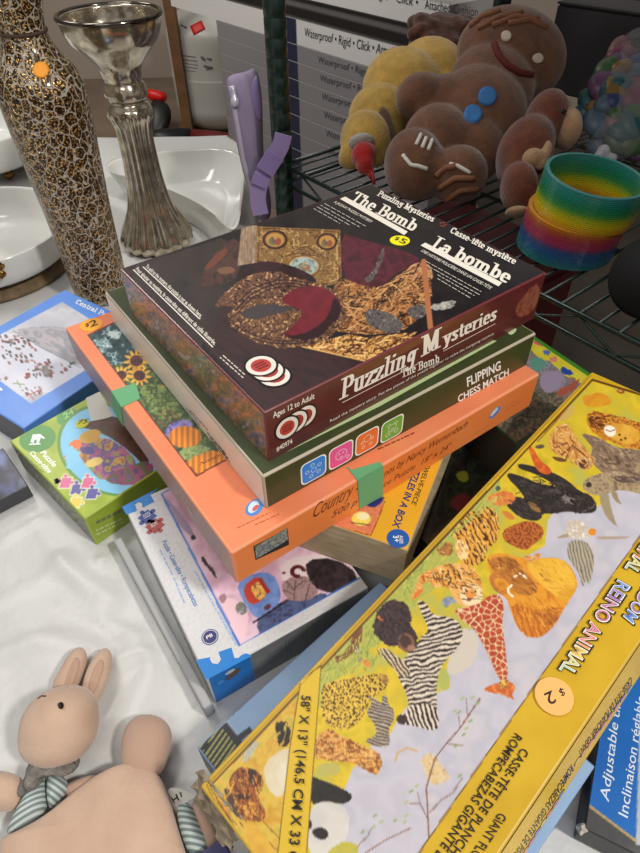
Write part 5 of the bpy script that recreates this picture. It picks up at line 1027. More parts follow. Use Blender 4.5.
def pillow(poly, th, under=.0, n=2, ns=7, normal=None, prof=.5, wav=0):
    """a soft flat cushion over a closed outline of 3D points; bulges by th along normal and `under` below it"""
    P = [Vector(p) for p in chaikin(poly, n)]; c = sum(P, Vector())/len(P); nn = Vector(normal if normal is not None else (0, 0, 1)).normalized(); L = []
    for k in range(ns+1):
        a = math.pi/2*k/ns; s_ = math.cos(a)
        if k == ns: s_ = .02
        L.append([c+(p-c)*s_+nn*(th*(1-s_**2)**prof+(wav*(1-s_**4)*crease(c+(p-c)*s_) if wav else 0)) for p in P])
    B = []
    for k in range(ns, 0, -1):
        s_ = math.cos(math.pi/2*k/ns); s_ = max(s_, .02); B.append([c+(p-c)*s_-nn*(under*(1-s_**2)**prof) for p in P])
    mb = MB(); mb.loft([[tuple(q) for q in l] for l in B+L]); return mb
def zfor(B, py):
    lo, hi = -.2, .9
    for _ in range(50):
        m = (lo+hi)/2; y = proj(np.array(B)+np.array((0, 0, m)))[1]
        if y > py: lo = m
        else: hi = m
    return lo
def profile(B, rows):
    o = []
    for py, hw in rows:
        z = zfor(B, py); w = float((np.array(B)+np.array((0, 0, z)))@CD); o.append((hw*w/FPX, z))
    return o
def dense(prof, n=5):
    p = [np.array(q) for q in prof]; o = []
    for i in range(len(p)-1):
        a, b, c, d = p[max(i-1, 0)], p[i], p[i+1], p[min(i+2, len(p)-1)]
        for k in range(n):
            t = k/n; o.append(tuple(.5*((2*b)+(c-a)*t+(2*a-5*b+4*c-d)*t*t+(3*b-a-3*c+d)*t**3)))
    o.append(tuple(p[-1])); return o
def struct(o): o['kind'] = 'structure'; return o
# =================================================================== room
def quad(name, pts, m): return link(name, pydata(name, pts, [[0, 1, 2, 3]]), m)
M_FLOOR = mat('dull_floor', (.20, .17, .15), .7, var=(3, (.26, .23, .2)))
def slab(name, x0, y0, z0, x1, y1, z1, m, parent=None):
    mb = MB(); mb.box(Matrix.Translation(((x0+x1)/2, (y0+y1)/2, (z0+z1)/2)), x1-x0, y1-y0, z1-z0); return mb.build(name, m, parent, smooth=False)
struct(slab('floor', -2.6, -1.2, FLOOR-.05, 2.6, 4.6, FLOOR, M_FLOOR))
struct(slab('wall_back', -2.6, 3.9, FLOOR, 2.6, 4.0, 1.5, mat('beige_wall', (.64, .59, .54), .8, bump=(60, .1))))
PLAT = -1.0
M_SIDE = mat('side_wall_paint', (.64, .60, .55), .8, bump=(60, .1))
struct(slab('wall_left', -2.7, -1.2, FLOOR, -2.6, 4.0, 1.5, M_SIDE)); struct(slab('wall_right', 2.6, -1.2, FLOOR, 2.7, 4.0, 1.5, M_SIDE))
struct(slab('trim_1', -1.8, 1.72, FLOOR, .6, 3.9, PLAT, mat('raised_floor', (.50, .43, .36), .7, var=(5, (.44, .38, .32)))))
# timber casing
mb = MB(); a, b = atz(186, 133, PLAT+.02), None
c0 = np.array((a[0], 2.35, PLAT)); 
yc = atz(186, 134, PLAT)[1]; x0 = atw(178, 60, yc/ray(178, 60)[1]); c0 = np.array((x0[0], yc, PLAT))
mb.box(Matrix.Translation((c0[0], yc, PLAT+.75)), .042, .05, 1.5); struct(mb.build('trim_2', mat('timber', (.52, .38, .25), .6, var=(14, (.44, .31, .20)), bump=(40, .2)), smooth=False))
# =================================================================== table and sheet
TP = [(-1.25, -.12), (.62, -.12), (.62, .131), (-.03, .952), (-.105, 1.03), (-.13, 1.2), (-.16, 1.5), (-.22, 1.60), (-1.25, 1.60)]
rt = thing('folding_table', (-.4, .9, FLOOR), 'table under the white plastic sheet that carries the boxes and glassware', 'table')
mb = MB(); mb.loft([[(-.35+(x+.35)*.972, .7+(y-.7)*.966, z) for x, y in TP] for z in (-.575, -.5465)]); mb.build('table_top', mat('table_board', (.34, .30, .27), .6), rt, smooth=False)
for x, y in ((-1.15, 0), (.5, 0), (-.35, 1.5), (-1.15, 1.5)): mb = MB(); mb.tube([(x, y, FLOOR), (x, y, -.575)], .018, 10); mb.build('leg', mat('table_steel', (.3, .3, .3), .4, metal=.8), rt)
gx, gy = np.meshgrid(np.arange(-1.25, .64, .006), np.arange(-.12, 1.63, .006), indexing='ij')
def inside(x, y):
    r = np.zeros(x.shape, bool)
    for i in range(len(TP)):
        (a0, b0), (a1, b1) = TP[i], TP[(i+1) % len(TP)]
        if b0 != b1: r ^= ((b0 > y) != (b1 > y)) & (x < (a1-a0)*(y-b0)/(b1-b0)+a0)
    return r
ins = inside(gx, gy)
def seg_d(x, y, a, b):
    a, b = np.array(a[:2]), np.array(b[:2]); e = b-a; t = np.clip(((x-a[0])*e[0]+(y-a[1])*e[1])/(e@e), 0, 1); return np.hypot(x-a[0]-t*e[0], y-a[1]-t*e[1])
Z = -.5435+.0018*fbm(gx*9, gy*9, 3)+.0075*np.abs(fbm(gx*7, gy*7, 9, 2)-.5)
for (q0, q1, h, wd) in (((0, 541), (44, 518), .0035, .004), ((2, 600), (60, 570), .0025, .012), ((60, 560), (110, 600), .006, .012), ((96, 556), (112, 566), .006, .006), ((20, 505), (120, 640), .002, .003), ((150, 640), (60, 600), .003, .004), ((120, 660), (175, 640), .004, .006), ((130, 640), (178, 668), .004, .010), ((60, 640), (120, 660), .004, .012), ((0, 655), (40, 640), .004, .010), ((170, 620), (130, 720), .003, .014), ((222, 712), (252, 690), .010, .008), ((20, 620), (70, 700), .003, .02)):
    Z += h*np.exp(-(seg_d(gx, gy, atz(*q0, TABLE), atz(*q1, TABLE))/wd)**2)
def keep_flat(F, L, W, mrg=.015):
    Mi = F.inverted(); x = Mi[0][0]*gx+Mi[0][1]*gy+Mi[0][2]*TABLE+Mi[0][3]; y = Mi[1][0]*gx+Mi[1][1]*gy+Mi[1][2]*TABLE+Mi[1][3]
    m = (x > -mrg) & (x < L+mrg) & (y > -mrg) & (y < W+mrg); Z[m] = np.minimum(Z[m], -.5405)
# =================================================================== glassware at the left
def mosaic():
    m = mat('mosaic_glass', (.2, .15, .1), .18, coat=.4); nt = m.node_tree; b = nt.nodes['Principled BSDF']; N = nt.nodes.new; Lk = nt.links.new
    tc = N('ShaderNodeTexCoord'); mp = N('ShaderNodeMapping'); mp.inputs['Scale'].default_value = (88, 88, 66); Lk(tc.outputs['Object'], mp.inputs['Vector'])
    wn = N('ShaderNodeTexNoise'); wn.inputs['Scale'].default_value = .9; Lk(mp.outputs['Vector'], wn.inputs['Vector']); mx = N('ShaderNodeMix'); mx.data_type = 'VECTOR'; mx.inputs['Factor'].default_value = .5
    ad = N('ShaderNodeVectorMath'); ad.operation = 'ADD'; Lk(mp.outputs['Vector'], ad.inputs[0]); Lk(wn.outputs['Color'], ad.inputs[1])
    v = N('ShaderNodeTexVoronoi'); v.feature = 'DISTANCE_TO_EDGE'; v.inputs['Scale'].default_value = 1; Lk(ad.outputs[0], v.inputs['Vector'])
    vc = N('ShaderNodeTexVoronoi'); vc.inputs['Scale'].default_value = 1; Lk(ad.outputs[0], vc.inputs['Vector'])
    r = N('ShaderNodeValToRGB'); r.color_ramp.elements[0].position = .032; r.color_ramp.elements[1].position = .07; Lk(v.outputs['Distance'], r.inputs['Fac'])
    g = N('ShaderNodeTexNoise'); g.inputs['Scale'].default_value = 430; g.inputs['Detail'].default_value = 2; Lk(tc.outputs['Object'], g.inputs['Vector'])
    gr = N('ShaderNodeValToRGB'); e = gr.color_ramp.elements; e[0].position = .42; e[0].color = rgba((.13, .09, .065)); e[1].position = .60; e[1].color = rgba((.92, .74, .46)); k = e.new(.54); k.color = rgba((.34, .25, .16)); Lk(g.outputs['Fac'], gr.inputs['Fac'])
    mc = N('ShaderNodeMix'); mc.data_type = 'RGBA'; mc.inputs['A'].default_value = rgba((.68, .64, .58)); Lk(r.outputs['Color'], mc.inputs['Factor']); Lk(gr.outputs['Color'], mc.inputs['B']); Lk(mc.outputs['Result'], b.inputs['Base Color'])
    ml = N('ShaderNodeMath'); ml.operation = 'MULTIPLY'; ml.inputs[1].default_value = .75; Lk(r.outputs['Color'], ml.inputs[0]); Lk(ml.outputs[0], b.inputs['Metallic'])
    bp = N('ShaderNodeBump'); bp.inputs['Strength'].default_value = .8; bp.inputs['Distance'].default_value = .002; sm = N('ShaderNodeMath'); sm.operation = 'ADD'; Lk(r.outputs['Color'], sm.inputs[0]); Lk(g.outputs['Fac'], sm.inputs[1]); Lk(sm.outputs[0], bp.inputs['Height']); Lk(bp.outputs['Normal'], b.inputs['Normal'])
    rr_ = N('ShaderNodeMapRange'); rr_.inputs['To Min'].default_value = .6; rr_.inputs['To Max'].default_value = .22; Lk(r.outputs['Color'], rr_.inputs['Value']); Lk(rr_.outputs[0], b.inputs['Roughness']); return m
BV = atz(103, 293, TABLE); rv = thing('mosaic_vase', BV, 'tall vase of cracked gold and brown mirror mosaic with an orange dot sticker', 'vase')
pv = profile(BV, [(285, 26.5), (255, 28.5), (230, 30.2), (203, 32.5), (175, 35.5), (151, 38), (125, 40.5), (105, 42), (88, 43), (77, 41.5), (64, 35), (50, 27), (38, 22.8), (28, 22), (14, 24.5), (0, 28), (-14, 32), (-22, 33.5)]); pv = [(pv[0][0]*.94, 0.)]+pv
pv = dense(pv, 4); pin = [(max(r-.004, .004), z) for r, z in pv[::-1]]; pin[-1] = (pin[-1][0], .008)
mb = MB(); mb.lathe(BV, pv+pin, 72); mb.build('vase_body', mosaic(), rv)
zt = zfor(BV, 31); rn_ = np.interp(zt, [z for r, z in pv], [r for r, z in pv]); mb = MB(); mb.tube([(BV[0]+(rn_+.001)*math.cos(a), BV[1]+(rn_+.001)*math.sin(a), BV[2]+zt) for a in np.linspace(0, 6.2832, 40, False)], .0018, 6, closed=True); mb.build('neck_cord', mat('brown_cord', (.26, .19, .15), .8), rv)
vm = pmat(rv); vb_ = [c for c in rv.children if c.name.startswith('vase_body')][0]
mb = MB(); tvw = BVHTree.FromPolygons([vm @ v.co for v in vb_.data.vertices], [list(p_.vertices) for p_ in vb_.data.polygons]); patch(mb, tvw, 41, 70, 8.2, 8.2, .0012); o = mb.build('price_sticker', mat('orange_sticker', (.95, .62, .18), .6), rv); o['label'] = 'round orange sticker'
BC = atz(158.5, 243, TABLE); rk = thing('candle_holder', BC, 'silver mercury glass candle holder with fluted foot, beside the mosaic vase', 'candle holder')
M_MERC = mat('mercury_glass', (.80, .76, .68), .13, metal=.88, coat=.3, var=(70, (.62, .58, .51)), bump=(160, .25, .001))
pc = profile(BC, [(240, 34), (233, 34), (226, 31), (216, 26), (204, 21.5), (185, 18), (160, 16.6), (138, 16.6), (122, 18.5), (114, 22), (107, 21.5), (101, 17), (97, 20), (91, 21.5), (85, 20), (80, 18), (75, 19.5), (69, 20.5), (63, 23.5), (56, 29), (48, 36), (40, 43), (32, 47), (24, 49.5), (14, 51)])
pc = [(pc[0][0]*.72, 0), (pc[0][0]*.9, .003), (pc[0][0]*1.0, .010)]+pc[1:]; pc = dense(pc, 3); nst = sum(1 for r, z in pc if z < zfor(BC, 104))
inn = [(max(r-.004, .002), z) for r, z in pc[::-1] if z > zfor(BC, 66)]; inn.append((.002, inn[-1][1]))
mb = MB(); mb.lathe(BC, pc+inn, 120, rib=lambda k, a: 1+.05*math.cos(a*18) if k < nst-3 else 1); mb.build('glass_body', M_MERC, rk)
zr = pc[-1][1]; mb = MB(); mb.tube([(BC[0]+pc[-1][0]*math.cos(a), BC[1]+pc[-1][0]*math.sin(a), BC[2]+zr) for a in np.linspace(0, 6.2832, 60, False)], .0035, 8, closed=True); mb.build('rim', mat('dark_silver_rim', (.40, .38, .35), .12, metal=1), rk)
M_CER = mat('white_glaze', (.84, .84, .82), .12, coat=.3)
def bowl(name, px, py, zr, rpx, hgt, label, foot=False, fz=0):
    c = atz(px, py, zr); w = float(c@CD); r = rpx*w/FPX; b = (c[0], c[1], zr-hgt); t = thing(name, b, label, 'bowl')
    pr = [(r*.62, 0), (r*.80, .004), (r*.93, hgt*.22), (r*.985, hgt*.6), (r, hgt-.002), (r*.985, hgt), (r*.965, hgt-.003), (r*.93, hgt*.5), (r*.8, hgt*.16), (r*.5, .009), (.002, .008)]
    mb = MB(); mb.lathe(b, dense(pr, 3), 72); mb.build('bowl_body', M_CER, t); return t, b, r
tb, bb, rb_ = bowl('serving_bowl', -24, 224, -.462, 90, .060, 'large round white bowl at the left edge, in front of the mosaic vase')
mb = MB(); mb.lathe((bb[0], bb[1], TABLE), dense([(rb_*.88, 0), (rb_*.90, .006), (rb_*.82, .0175)], 3), 48, capt=True); o = mb.build('round_stand', mat('tan_wicker', (.46, .38, .27), .75, var=(60, (.34, .27, .18)), bump=(120, .5))); tag(o, 'round tan stand underneath the large white bowl', 'stand')
tb2, b2, r2 = bowl('serving_bowl', -34, 122, -.44, 78, .075, 'white bowl with gold foot behind the large white bowl, at the left edge')
M_GOLD = mat('gold_beads', (.72, .54, .28), .25, metal=.9, var=(90, (.45, .32, .15)))
fm = MB(); rr = random.Random(2)
for k in range(60):
    a = k*.7; fm.ell((b2[0]+(r2*.58+rr.uniform(-.006, .006))*math.cos(a), b2[1]+(r2*.58+rr.uniform(-.006, .006))*math.sin(a), TABLE+.0085+.0115*(k % 2)), [np.array(v_)*.0085 for v_ in ((1, 0, 0), (0, 1, 0), (0, 0, 1))], 6)
fm.build('bead_foot', M_GOLD, tb2)['kind'] = 'stuff'
ah = math.atan2(atz(-4, 268, -.475)[1]-bb[1], atz(-4, 268, -.475)[0]-bb[0]); c = np.array((bb[0]+(rb_+.004)*math.cos(ah), bb[1]+(rb_+.004)*math.sin(ah), -.473)); mb = MB()
for k in range(26): v_ = Vector((rr.gauss(0, 1), rr.gauss(0, 1), rr.gauss(0, 1))).normalized()*.010; mb.ell(c+np.array(v_), [np.array(q)*.0046 for q in ((1, 0, 0), (0, 1, 0), (0, 0, 1))], 6)
o = mb.build('bead_handle', M_GOLD, tb); o['label'] = 'gold beaded handle'; o['kind'] = 'stuff'
# rectangular dish
DZ = -.478; rim = [atz(*q, DZ) for q in ((247, 147), (170, 149), (118, 157), (105, 164), (107, 172), (150, 181), (206, 205), (236, 238), (243, 200))]
rim = [np.array(q) for q in chaikin([tuple(v) for v in rim], 3)]; cd = sum(rim)/len(rim)
def lp(s_, z, out=0): return [tuple(np.array((cd[0]+(p[0]-cd[0])*s_, cd[1]+(p[1]-cd[1])*s_, z))) for p in rim]
td = thing('baking_dish', (cd[0], cd[1], TABLE), 'white glazed rectangular dish behind the silver candle holder', 'dish')
mb = MB(); mb.loft([lp(.70, TABLE+.0005), lp(.74, TABLE+.002), lp(.93, DZ-.016), lp(.975, DZ-.004), lp(1.0, DZ-.002), lp(1.0, DZ), lp(.97, DZ), lp(.955, DZ-.004), lp(.90, DZ-.018), lp(.72, TABLE+.010), lp(.68, TABLE+.008), lp(.3, TABLE+.008)]); mb.build('dish_body', M_CER, td)
for F, bx in ((FE, Eb), (FF, Fb), (FG, Gb), (FJ, J), (FL, Lb), (FO, Ob), (FM, Mb), (N_, Nb), (FQ, Qb), (FGs, GS)): keep_flat(F, bx.L, bx.W)
for (fx, fy, fr_) in ((BV[0], BV[1], .06), (BC[0], BC[1], .08), (bb[0], bb[1], .15), (b2[0], b2[1], .13), (cd[0], cd[1], .22)):
    m = np.hypot(gx-fx, gy-fy) < fr_; Z[m] = np.minimum(Z[m], -.5406)
edge_d = np.min([seg_d(gx, gy, TP[i], TP[(i+1) % len(TP)]) for i in range(1, len(TP)-1)], 0); keep = ins | (edge_d < .013); Z[~ins] -= edge_d[~ins]*7
idx = -np.ones(gx.shape, int); idx[keep] = np.arange(keep.sum()); f = []
for i in range(gx.shape[0]-1):
    for j in range(gx.shape[1]-1):
        q = (idx[i, j], idx[i+1, j], idx[i+1, j+1], idx[i, j+1])
        if min(q) >= 0: f.append(q)
sh = link('plastic_sheet', pydata('plastic_sheet', np.stack([gx[keep], gy[keep], Z[keep]], 1), f), mat('crinkled_white_plastic', (.775, .775, .765), .36, bump=(16, .45, .008)), smooth=True)
md = sh.modifiers.new('thickness', 'SOLIDIFY'); md.thickness = .0006; md.offset = -1
tag(sh, 'crinkled white plastic sheet covering the table under the boxes', 'sheet')
# black tool with red knob, black bar with red grip on the table behind
M_BLK = mat('black_plastic', (.07, .07, .075), .4); M_RED = mat('red_plastic', (.80, .09, .07), .35)
c = atz(160, 146, PLAT); tt = thing('hand_tool', c, 'black plastic tool with a bright red knob, behind the silver candle holder', 'tool')
w = float(c@CD)*1.03
mb = pillow([atw(*q, w) for q in ((148, 104), (160, 98), (172, 108), (170, 126), (158, 144), (147, 142))], .035, .03, normal=-CD); mb.build('tool_body', M_BLK, tt)
mb = MB(); mb.tube([tuple(atw(*q, w)) for q in ((146, 92), (152, 95), (160, 96.5), (166, 97))], [.016, .024, .024, .016], 12); o = mb.build('knob', M_RED, tt); o['label'] = 'bright red knob'
c = atz(185, 146, PLAT); th_ = thing('long_handled_tool', c, 'black bar with a dark red grip lying behind the white dish', 'tool')
A0, A1, A2 = atz(146, 141, PLAT+.046), atz(192, 138, PLAT+.046), atz(238, 146, PLAT+.046)
mb = MB(); mb.tube([tuple(A0), tuple(A0*.6+A1*.4), tuple(A1)], [.040, .0445, .040], 12); mb.build('bar', M_BLK, th_)
mb = MB(); mb.tube([tuple(A1), tuple(A1*.5+A2*.5), tuple(A2)], [.036, .0445, .043], 12); o = mb.build('grip', mat('dark_red_rubber', (.40, .09, .09), .5), th_); o['label'] = 'dark red grip'
# =================================================================== propane tank
ct = atw(226, 120, 2.3); s_ = PLAT/ct[2]; ct = ct*s_; wt = float(ct@CD); rtk = 45*wt/FPX
tk = thing('propane_tank', (ct[0], ct[1], PLAT), 'white steel propane tank with a red diamond label, standing by the timber post', 'gas tank')
hT = zfor((ct[0], ct[1], PLAT), 16)
pt_ = dense([(rtk*.80, .015), (rtk*.93, .04), (rtk, .08), (rtk, hT*.30), (rtk*1.012, hT*.50), (rtk*1.012, hT*.52), (rtk, hT*.54), (rtk, hT*.86), (rtk*.92, hT*.96), (rtk*.72, hT*1.05), (rtk*.35, hT*1.10), (.01, hT*1.11)], 4)
M_TANK = mat('white_enamel', (.74, .73, .70), .35, bump=(8, .1)); mb = MB(); mb.lathe((ct[0], ct[1], PLAT), pt_, 48); tkb = mb.build('cylinder', M_TANK, tk)
mb = MB(); mb.lathe((ct[0], ct[1], PLAT), [(rtk*.78, 0), (rtk*.80, .05)], 40); mb.build('foot_ring', mat('rusty_grey', (.36, .34, .32), .6), tk)
mb = MB(); mb.lathe((ct[0], ct[1], PLAT+hT*1.06), [(rtk*.5, 0), (rtk*.52, .10), (rtk*.48, .10), (rtk*.47, 0)], 40); mb.build('collar', M_TANK, tk)
tw = BVHTree.FromPolygons([pmat(tk) @ v.co for v in tkb.data.vertices], [list(p_.vertices) for p_ in tkb.data.polygons])
def decal(name, t, pts, m, parent, lift=.002, sub=5):
    g = [(pts[0][0]*(1-u)*(1-v)+pts[1][0]*u*(1-v)+pts[2][0]*u*v+pts[3][0]*(1-u)*v, pts[0][1]*(1-u)*(1-v)+pts[1][1]*u*(1-v)+pts[2][1]*u*v+pts[3][1]*(1-u)*v) for v in np.linspace(0, 1, sub) for u in np.linspace(0, 1, sub)]
    h = [hit(t, *q, lift=lift) for q in g]
    if any(x is None for x in h): return None
    mb = MB(); mb.add([x[0] for x in h], [[i*sub+j, i*sub+j+1, (i+1)*sub+j+1, (i+1)*sub+j] for i in range(sub-1) for j in range(sub-1)]); o = mb.build(name, m, parent); md = o.modifiers.new('t', 'SOLIDIFY'); md.thickness = .0008; md.offset = 0; return o
K4_ = lambda *p: [(130+x/4, y/4) for x, y in p]
o = decal('hazard_label', tw, K4_((240, 106), (286, 82), (302, 116), (256, 142)), mat('red_label', (.82, .14, .12), .5), tk)
if o: o['label'] = 'red diamond hazard label'
M_INK = mat('grey_ink', (.42, .42, .42), .6)
for q0, q1, hh in (((200, 220), (262, 228), 4), ((205, 236), (268, 244), 4), ((212, 252), (272, 260), 3), ((214, 266), (270, 273), 3), ((218, 280), (262, 286), 3), ((285, 225), (300, 238), 14), ((308, 232), (326, 236), 10), ((296, 262), (330, 270), 12), ((305, 278), (328, 272), 6), ((205, 100), (228, 112), 8)):
    a_, b_ = K4_(q0, q1)
    st = stitch(tw, [a_, b_], .001, 6)
    if len(st) > 1: mb = MB(); mb.tube([tuple(x) for x in st], hh/11*wt/FPX, 4); mb.build('warning_print', M_INK, tk)
# =================================================================== wire rack
PG = mat('green_epoxy_steel', (.055, .15, .125), .35, coat=.3)
e1 = np.array((math.cos(R(-51.8)), math.sin(R(-51.8)), 0)); e2 = np.array((math.cos(R(38.2)), math.sin(R(38.2)), 0))
p0 = atz(283, 165, SHELF); p0 = p0-np.array((0, 0, SHELF)); p0[2] = 0
rk_ = thing('wire_rack', (p0[0], p0[1], FLOOR), 'dark green wire shelving rack holding the plush toys, behind the boxes', 'shelving rack')
LR, DR = 1.15, .52
for q in (p0, p0+e2*DR, p0+e1*LR, p0+e1*LR+e2*DR):
    mb = MB(); zz = np.arange(FLOOR, .30, .0254); pr = []
    for z in zz: pr += [(.0165, z), (.0165, z+.0225), (.01605, z+.0232), (.01605, z+.0247)]
    mb.lathe((q[0], q[1], 0), pr, 20, capt=True); mb.build('post', PG, rk_)
def shelf(z):
    mb = MB(); P_ = lambda a, b, c: tuple(p0+e1*a+e2*b+np.array((0, 0, c)))
    for zz, rr_ in ((z, .0036), (z-.030, .0033)):
        mb.tube([P_(0, 0, zz), P_(LR, 0, zz)], rr_, 8); mb.tube([P_(0, DR, zz), P_(LR, DR, zz)], rr_, 8); mb.tube([P_(0, 0, zz), P_(0, DR, zz)], rr_, 8); mb.tube([P_(LR, 0, zz), P_(LR, DR, zz)], rr_, 8)
    n = int(LR/.0245)
    for k in range(1, n): mb.tube([P_(LR*k/n, -.002, z+.002), P_(LR*k/n, DR+.002, z+.002)], .0021, 6)
    for b in (DR*.33, DR*.66): mb.tube([P_(0, b, z-.004), P_(LR, b, z-.004)], .0032, 6)
    for b in (0, DR):
        m_ = int(LR/.05); mb.tube([P_(LR*k/m_, b, z-.003 if k % 2 else z-.028) for k in range(m_+1)], .002, 6)
    mb.build('wire_shelf', PG, rk_)
shelf(SHELF); shelf(.16); shelf(-1.0)
mb = MB(); mb.loft([[tuple(p0+e1*a+e2*b+np.array((0, 0, z))) for a, b in ((.02, .012), (LR-.02, .012), (LR-.02, DR-.012), (.02, DR-.012))] for z in (.1646, .1676)]); mb.build('shade_board', mat('grey_shade_board', (.34, .34, .34), .7), rk_, smooth=False)  # unseen board added on the upper shelf to shade the plush toys
# maroon box under the shelf
q = p0+e1*.225+e2*.225; mb = MB(); Mx = Matrix.Translation((q[0], q[1], -.70)) @ Matrix.Rotation(R(-51.8), 4, 'Z')
def rbox(name, M, sx, sy, sz, m, parent=None, bev=.004):
    mb = MB(); mb.box(M, sx, sy, sz); me = mb.mesh(name); bm = bmesh.new(); bm.from_mesh(me); bmesh.ops.bevel(bm, geom=bm.edges[:], offset=bev, segments=2, affect='EDGES'); bm.to_mesh(me); bm.free(); return link(name, me, m, parent, smooth=False)
tmb = thing('storage_bin', (q[0], q[1], -1.0+.0045), 'dark maroon bin seen through the wire shelf below the yellow dog', 'bin')
zb = -1.0+.005
M_MAR = mat('maroon_plastic', (.34, .06, .08), .35)
rbox('bin_body', Matrix.Translation((q[0], q[1], zb+.212)) @ Matrix.Rotation(R(-51.8), 4, 'Z'), .30, .30, .42, M_MAR, tmb, .012); rbox('bin_lid', Matrix.Translation((q[0], q[1], zb+.438)) @ Matrix.Rotation(R(-51.8), 4, 'Z'), .325, .325, .028, M_MAR, tmb, .008)
# =================================================================== flooring cartons behind the rack
Q0 = atw(298, 45, 1.76)
def zat(py):
    lo, hi = -.6, .6
    for _ in range(50):
        m = (lo+hi)/2
        if proj(Q0+np.array((0, 0, m)))[1] > py: lo = m
        else: hi = m
    return Q0[2]+lo
edges = [-26, -3, 19, 45, 63, 81, 99, 117, 135, 152]
zs = [zat(y) for y in edges]
zs.append(PLAT)
SL = .46; 
texts = 'Waterproof • Rigid • Click • Attached Cushion'
for k in range(len(zs)-1):
    zt_, zb_ = zs[k], zs[k+1]+.0008; offs = (-.30, -.28, -.29, .012, .006, .014, .009, .004, .012)[k] if k < 9 else .01
    cr_ = np.array((Q0[0], Q0[1], zt_))-e1*(SL-offs); Fk = frame(cr_, R(-51.8)); dark = k == 1
    bx = Box(Fk, 1.02-offs, .16, zt_-zb_, edge=(.30, .29, .29) if dark else (.66, .64, .63), r=.0015)
    lab = ('white flooring carton reading attached cushion, topmost of the stack behind the rack', 'dark carton with shiny plank edges between the two white flooring cartons', 'white flooring carton reading waterproof rigid click, just below the dark carton')
    low = ('first', 'second', 'third', 'fourth', 'fifth', 'sixth')
    rbx = bx.root('flooring_carton', lab[k] if k < 3 else ('flooring carton tinted grey for shade behind the rack, %s below the bright white one' % low[k-3] if k < 9 else 'tall plain grey carton at the bottom of the flooring pile behind the rack'), 'carton', 'flooring cartons stacked behind the rack')
    def paint(a, k=k, dark=dark, offs=offs):
        if dark:
            t = a.V/(zs[1]-zs[2]); a.c[:] = np.where(((t*7) % 1 < .3)[..., None], np.array((.42, .41, .40)), np.array((.12, .115, .115))); return
        a.c[:] = (.90, .89, .88) if k in (0, 2) else (.56, .55, .56)  # lower cartons tinted grey for the shade behind the rack
        u = a.U-SL+offs; m = (u < -.003) & (u > -.075-(.02*(k % 3))) if k != 0 else u < -.9
        a.c[m] = (.16, .17, .28)
        if k > 2: a.c[(u > -.14) & (u < -.10)] = (.48, .47, .5)
    bx.face('front', paint, .006)
    for w_ in ('top', 'left', 'back', 'right'): bx.face(w_, None, .05, (.16, .15, .15) if dark else (.60, .58, .57))
    p = bx.pm; fr = bx.front
    if k == 2: p.text(fr, texts, (304.5, 36.2), (370, 51.3), (304.8, 27.5), (.16, .16, .2), h=.001, fit='Waterproof • Rigid • Click')
    elif k == 0: p.text(fr, 'Attached Cushion', (425, 8.5), (478, 16.8), (425.2, -.5), (.16, .16, .2), h=.001); p.text(fr, 'Rigid • Click •', (373, -3), (418, 6.6), (373.2, -11.5), (.16, .16, .2), h=.001)
    elif k > 2 and k < 9:
        x_, y_ = 318+2*(k-3), edges[k]+12.5+(318+2*(k-3)-298)*.24
        p.text(fr, texts, (x_, y_), (x_+72, y_+19), (x_+.2, y_-6.5), (.30, .30, .34), h=.001, fit='Waterproof • Rigid • Click')
    bx.finish('carton_body', M_CARD, rbx)
# dark cartons at the back of the shelf
for k, (px, py, w, sx, sy, sz, lab) in enumerate(((585, 130, 1.30, .20, .10, .15, 'dark grey carton at the back of the shelf, right behind the brown monkey'), (655, 80, 1.40, .22, .12, .30, 'tall charcoal carton at the back of the shelf, behind the bag of bright toys'))):
    c = atw(px, py, w); t = thing('dark_carton', (c[0], c[1], SHELF+.0045), lab, 'carton')
    rbox('carton_body', Matrix.Translation((c[0], c[1], SHELF+.0045+sz/2)) @ Matrix.Rotation(R(-45-6*k), 4, 'Z'), sx, sy, sz, mat('charcoal_card', (.15, .145, .15), .7, var=(12, (.20, .19, .2))), t, .003)
    rbox('lid_flap', Matrix.Translation((c[0], c[1], SHELF+.0045+sz+.0025)) @ Matrix.Rotation(R(-45-6*k), 4, 'Z'), sx*1.01, sy*1.02, .004, mat('charcoal_flap', (.20, .19, .19), .7), t, .001)
# =================================================================== lilac bag
def aty(px, py, y): q = ray(px, py); return q*(y/q[1])
yB = 1.082; N_B = (0, -1, 0)
M_LIL = mat('lilac_nylon', (.58, .53, .63), .55, bump=(90, .3), var=(9, (.53, .48, .59))); M_LD = mat('lilac_webbing', (.57, .50, .68), .5, bump=(400, .3))
tg = thing('shoulder_bag', aty(262, 218, yB), 'lilac zipped bag buckled to the green rack post', 'bag')
mb = pillow([aty(*q, yB) for q in ((225, 80), (232, 74), (246, 72), (256, 66), (262, 90), (263, 130), (264, 170), (272, 200), (270, 221), (260, 222), (250, 200), (240, 160), (232, 120))], .022, .02, normal=N_B); bo = mb.build('pouch', M_LIL, tg)
bt = BVHTree.FromPolygons([pmat(tg) @ v.co for v in bo.data.vertices], [list(p_.vertices) for p_ in bo.data.polygons])
mb = MB(); mb.tube([tuple(x) for x in stitch(bt, [(231, 86), (237, 120), (244, 160), (255, 200), (262, 215)], .003, 6)], .004, 8); o = mb.build('zipper', mat('pale_lilac_zip', (.72, .68, .76), .4), tg)
mb = MB(); q = [x+Vector(-CD)*.006 for x in stitch(bt, [(233, 88), (235, 98), (236, 108)], .003, 3)]
mb.tube([tuple(x) for x in q], [.004]*(len(q)-3)+[.007, .007, .006], 8); mb.build('zip_pull', mat('white_metal_pull', (.78, .76, .82), .3, metal=.3), tg)
mb = pillow([aty(*q, yB-.014) for q in ((249, 96), (256, 70), (261, 90), (263, 118), (258, 122))], .008, .004, normal=N_B); mb.build('side_flap', M_LD, tg)
ws = 0.985
